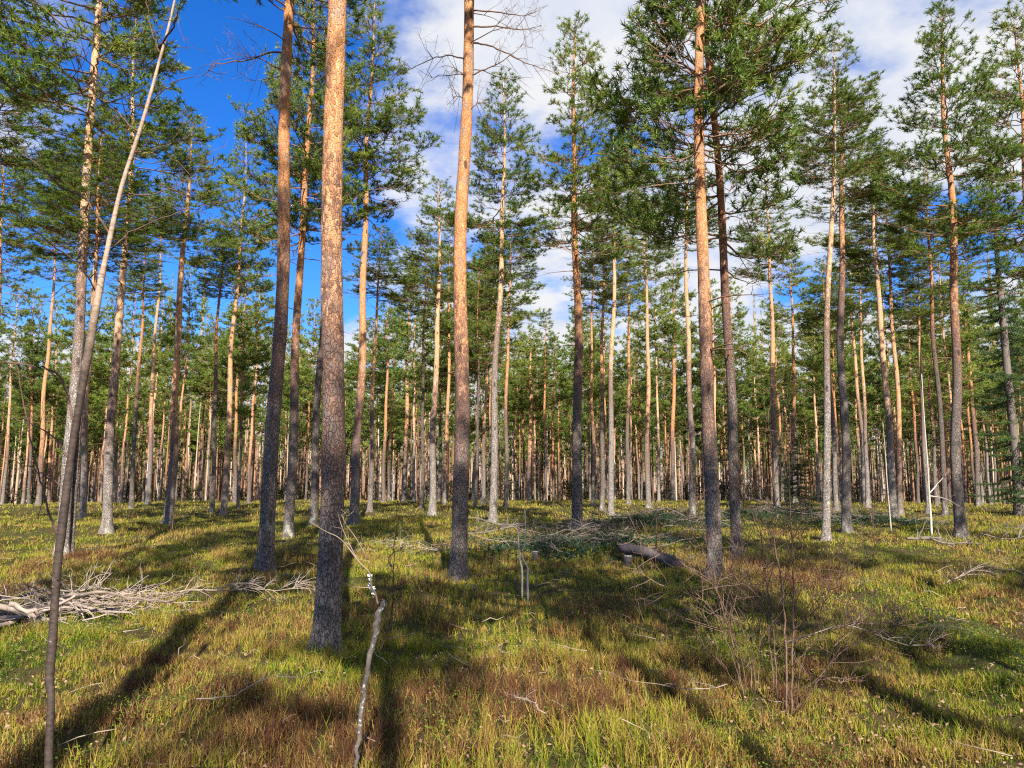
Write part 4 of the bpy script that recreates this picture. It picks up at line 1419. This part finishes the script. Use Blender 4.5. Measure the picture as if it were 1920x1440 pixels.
def strands(geo, x, y, h, w, rng, hue, lean=0.35, seg_bend=0.5):
    n = len(x)
    z = ground(x, y)
    az = rng.uniform(0, 2 * pi, n)
    ln = np.abs(rng.normal(0, lean, n))
    d = np.stack([np.cos(az) * np.sin(ln), np.sin(az) * np.sin(ln), np.cos(ln)], 1)
    b = np.stack([x, y, z - 0.01], 1)
    L = h[:, None]
    m = b + d * L * 0.55
    d2 = unit(d + rng.normal(0, seg_bend * 0.5, (n, 3)))
    e = m + d2 * L * 0.45
    sa = rng.uniform(0, 2 * pi, n)
    sd = np.stack([np.cos(sa), np.sin(sa), 0 * sa], 1)
    ww = np.broadcast_to(w, (n,))[:, None]
    V = np.stack([b - sd * ww * 0.5, b + sd * ww * 0.5, m + sd * ww * 0.45, m - sd * ww * 0.45, e], 1).reshape(-1, 3)
    k = np.arange(n)[:, None] * 5
    Q = k + np.array([[0, 1, 2, 3]])
    T = k + np.array([[3, 2, 4]])
    geo.add(V, T, Q, 0, np.repeat(np.clip(hue, 0, 1), 5))


def hue_at(x, y, rng, sig=0.17):
    far = np.clip((y - 9.0) / 12.0, 0, 1)
    return 0.50 + 0.11 * pa(x, y) * (1 - 0.35 * far) + 0.09 * pb(x, y) + 0.08 * pc(x, y) * (1 - 0.4 * far) + 0.11 * pd(x, y) * (1 - 0.6 * far) - 0.07 * far + rng.normal(0, sig, len(x)) * (1 - 0.4 * far)


def cover():
    rng = np.random.default_rng(500)
    g = Geo()
    for n, y0, y1, hh, w in ((210000, 2.6, 8.0, 0.125, 0.0050), (210000, 8.0, 16.0, 0.125, 0.0085), (160000, 16.0, 32.0, 0.13, 0.016), (120000, 32.0, 78.0, 0.15, 0.036)):
        x, y = scatter(n, y0, y1, rng)
        # clumps: pull points towards clump centres
        cx = np.round(x / 0.16 + rng.normal(0, 0.1, n)) * 0.16
        cy = np.round(y / 0.16 + rng.normal(0, 0.1, n)) * 0.16
        jx = x + 0.35 * (cx - x)
        jy = y + 0.35 * (cy - y)
        v = pb(jx, jy)
        h = hh * (0.75 + 0.22 * v + 0.18 * pc(jx, jy)) * rng.uniform(0.5, 1.35, n)
        h = np.clip(h, 0.03, 0.40)
        keep = rng.random(n) < np.clip(0.95 + 0.40 * pd(jx, jy) + 0.25 * v, 0.15, 1)
        strands(g, jx[keep], jy[keep], h[keep], w, rng, hue_at(jx[keep], jy[keep], rng), 0.55, 0.9)
    o = link('bilberry_cover', g.mesh('bilberry_cover', [M['bilberry']], smooth=False))
    tag(o, 'fine green and rusty bilberry twigs covering the forest floor', None, None, 'stuff')
    # small glossy leaves in patches
    g = Geo()
    for n, y0, y1, s in ((110000, 2.6, 9.0, 0.013), (80000, 9.0, 26.0, 0.024), (16000, 26.0, 60.0, 0.06)):
        x, y = scatter(n, y0, y1, rng)
        m = (pb(x, y) * 0.6 + pa(y * 0.9 + 7, x * 1.1) * 0.9) > rng.normal(0.95, 0.25, n)
        x, y = x[m], y[m]
        k = len(x)
        z = ground(x, y) + rng.uniform(0.04, 0.14, k)
        P = np.stack([x, y, z], 1)
        D = unit(np.stack([rng.normal(0, 1, k), rng.normal(0, 1, k), rng.uniform(0.0, 0.9, k)], 1))
        S = unit(np.cross(D, rng.standard_normal((k, 3))))
        L = s * rng.uniform(0.8, 1.6, (k, 1))
        V = np.stack([P, P + D * L * 0.5 + S * L * 0.32, P + D * L, P + D * L * 0.5 - S * L * 0.32], 1).reshape(-1, 3)
        g.add(V, None, np.arange(k * 4).reshape(-1, 4), 0, np.repeat(np.clip(0.55 + rng.normal(0, 0.2, k), 0, 1), 4))
    o = link('lingonberry_cover', g.mesh('lingonberry_cover', [M['leafy']], smooth=False))
    tag(o, 'patches of small glossy green lingonberry leaves on the floor', None, None, 'stuff')
    # dry leaves and needles lying about
    g = Geo()
    for n, y0, y1, s in ((26000, 2.6, 8.0, 0.022), (26000, 8.0, 24.0, 0.035)):
        x, y = scatter(n, y0, y1, rng)
        pr = np.clip(0.25 + 0.35 * pa(x + 11, y - 3) + 0.25 * (x > 0.5) * (y < 7), 0.03, 1)
        m = rng.random(n) < pr
        x, y = x[m], y[m]
        k = len(x)
        z = ground(x, y) + rng.uniform(0.01, 0.07, k)
        P = np.stack([x, y, z], 1)
        D = unit(np.stack([rng.normal(0, 1, k), rng.normal(0, 1, k), rng.normal(0, 0.35, k)], 1))
        S = unit(np.cross(D, np.array([0, 0, 1.0]) + rng.normal(0, 0.4, (k, 3))))
        L = s * rng.uniform(0.6, 1.7, (k, 1))
        V = np.stack([P, P + D * L * 0.5 + S * L * 0.3 + np.array([0, 0, 0.004]), P + D * L, P + D * L * 0.5 - S * L * 0.3], 1).reshape(-1, 3)
        g.add(V, None, np.arange(k * 4).reshape(-1, 4), 0, np.repeat(np.clip(rng.beta(2, 2, k), 0, 1), 4))
    o = link('leaf_litter', g.mesh('leaf_litter', [M['litter']], smooth=False))
    tag(o, 'dry fallen leaves scattered between the bilberry twigs', None, None, 'stuff')
    # fallen twigs and bare heather stalks
    g = Geo()
    for _ in range(420):
        y = math.sqrt(rng.uniform(3 ** 2, 18 ** 2))
        x = rng.uniform(-1, 1) * (0.74 * y + 0.5)
        z = float(ground(x, y))
        a = rng.uniform(0, 2 * pi)
        L = rng.uniform(0.08, 0.32)
        s = np.linspace(0, 1, 4)
        q = np.stack([x + cos(a) * L * s, y + sin(a) * L * s, z + 0.06 + rng.uniform(0, 0.12) + s * L * rng.normal(0.1, 0.3)], 1) + rng.normal(0, 0.012, (4, 3))
        q[:, 2] = np.maximum(q[:, 2], z + 0.02)
        g.tube(q, rng.uniform(0.0015, 0.0035) * (1 - 0.5 * s) * (1 + y / 14), 4, 0, rng.uniform(0.3, 1))
    o = link('twig_debris', g.mesh('twig_debris', [M['dead']]))
    tag(o, 'bleached little twigs strewn through the floor plants', None, None, 'stuff')


cover()

# ------------------------------------------------------------------ sky, sun
SUN_DIR_AZ = SHADOW_AZ + 180.0     # compass from +Y towards +X of the sun
az = radians(SUN_DIR_AZ)
el = radians(SUN_EL)
to_sun = np.array([sin(az) * cos(el), cos(az) * cos(el), sin(el)])
sun_d = bpy.data.lights.new('sun', 'SUN')
sun_d.energy = 5.0
sun_d.angle = radians(0.53)
sun_d.color = (1.0, 0.94, 0.84)
sun = bpy.data.objects.new('sun', sun_d)
COL.objects.link(sun)
from mathutils import Vector
sun.rotation_euler = Vector(-to_sun).to_track_quat('-Z', 'Y').to_euler()
sun.location = (0, -20, 40)

world = bpy.data.worlds.new('World')
scene.world = world
world.use_nodes = True
wt = NT.__new__(NT)
wt.nt = world.node_tree
wt.nt.nodes.clear()
sky = wt.n('ShaderNodeTexSky', sky_type='NISHITA')
sky.sun_disc = False
sky.sun_elevation = el
sky.sun_rotation = az
sky.altitude = 100.0
sky.air_density = 1.0
sky.dust_density = 0.3
sky.ozone_density = 3.0
tc = wt.n('ShaderNodeTexCoord')
dirv = tc.outputs['Generated']
sp = wt.n('ShaderNodeSeparateXYZ')
wt.l(dirv, sp.inputs[0])
dx, dy, dz = sp.outputs
den = wt.math('ADD', wt.math('MAXIMUM', dz, 0.0), 0.22)
cmb = wt.n('ShaderNodeCombineXYZ')
wt.l(wt.math('DIVIDE', dx, den), cmb.inputs[0])
wt.l(wt.math('DIVIDE', dy, den), cmb.inputs[1])
cv = cmb.outputs[0]
n1 = wt.noise(wt.mapping(cv, (1, 1, 1), (3.1, 1.7, 0)), 1.5, 7.0, 0.55)
n2 = wt.noise(wt.mapping(cv, (1, 1, 1), (8.3, 2.2, 4)), 4.0, 6.0, 0.6)
azim = wt.math('DIVIDE', dx, wt.math('MAXIMUM', dy, 0.05))
right = wt.smooth(azim, -0.36, -0.06)
low = wt.smooth(dz, 0.26, 0.10)
dens = wt.math('ADD', wt.math('MULTIPLY', n1, 0.95), wt.math('MULTIPLY', n2, 0.45))
dens = wt.math('SUBTRACT', dens, 0.20)
dens = wt.math('ADD', dens, wt.math('MULTIPLY', wt.math('SUBTRACT', right, 0.55), 0.27))
dens = wt.math('ADD', dens, wt.math('MULTIPLY', low, 0.26))
mid = wt.math('MULTIPLY', wt.smooth(dz, 0.16, 0.24), wt.smooth(dz, 0.36, 0.28))
dens = wt.math('SUBTRACT', dens, wt.math('MULTIPLY', mid, 0.13))
cover_f = wt.smooth(dens, 0.44, 0.64)
hs = wt.n('ShaderNodeHueSaturation')
hs.inputs['Saturation'].default_value = 1.35
hs.inputs['Value'].default_value = 1.0
wt.l(sky.outputs[0], hs.inputs['Color'])
CL = 7.9
ccol = wt.mix(wt.smooth(n2, 0.35, 0.65), (CL * 0.80, CL * 0.86, CL * 1.0), (CL * 1.0, CL * 1.01, CL * 1.04))
skyb = wt.mix(1.0, hs.outputs[0], (1.0, 1.35, 2.0), 'MULTIPLY')
skyc = wt.mix(cover_f, skyb, ccol)
bg = wt.n('ShaderNodeBackground')
wt.l(skyc, bg.inputs['Color'])
bg.inputs['Strength'].default_value = 0.050
wo = wt.n('ShaderNodeOutputWorld')
wt.l(bg.outputs[0], wo.inputs['Surface'])

# ------------------------------------------------------------------ render settings
vs = scene.view_settings
scene.display_settings.display_device = 'sRGB'
vs.view_transform = 'Standard'
vs.look = 'None'
vs.exposure = 1.2
vs.gamma = 1.0
vs.use_curve_mapping = False
cy = scene.cycles
cy.max_bounces = 6
cy.diffuse_bounces = 3
cy.glossy_bounces = 2
cy.transmission_bounces = 4
cy.transparent_max_bounces = 4
cy.sample_clamp_indirect = 6.0
cy.use_denoising = False
cy.pixel_filter_type = 'BLACKMAN_HARRIS'
cy.filter_width = 1.2
scene.render.use_persistent_data = False
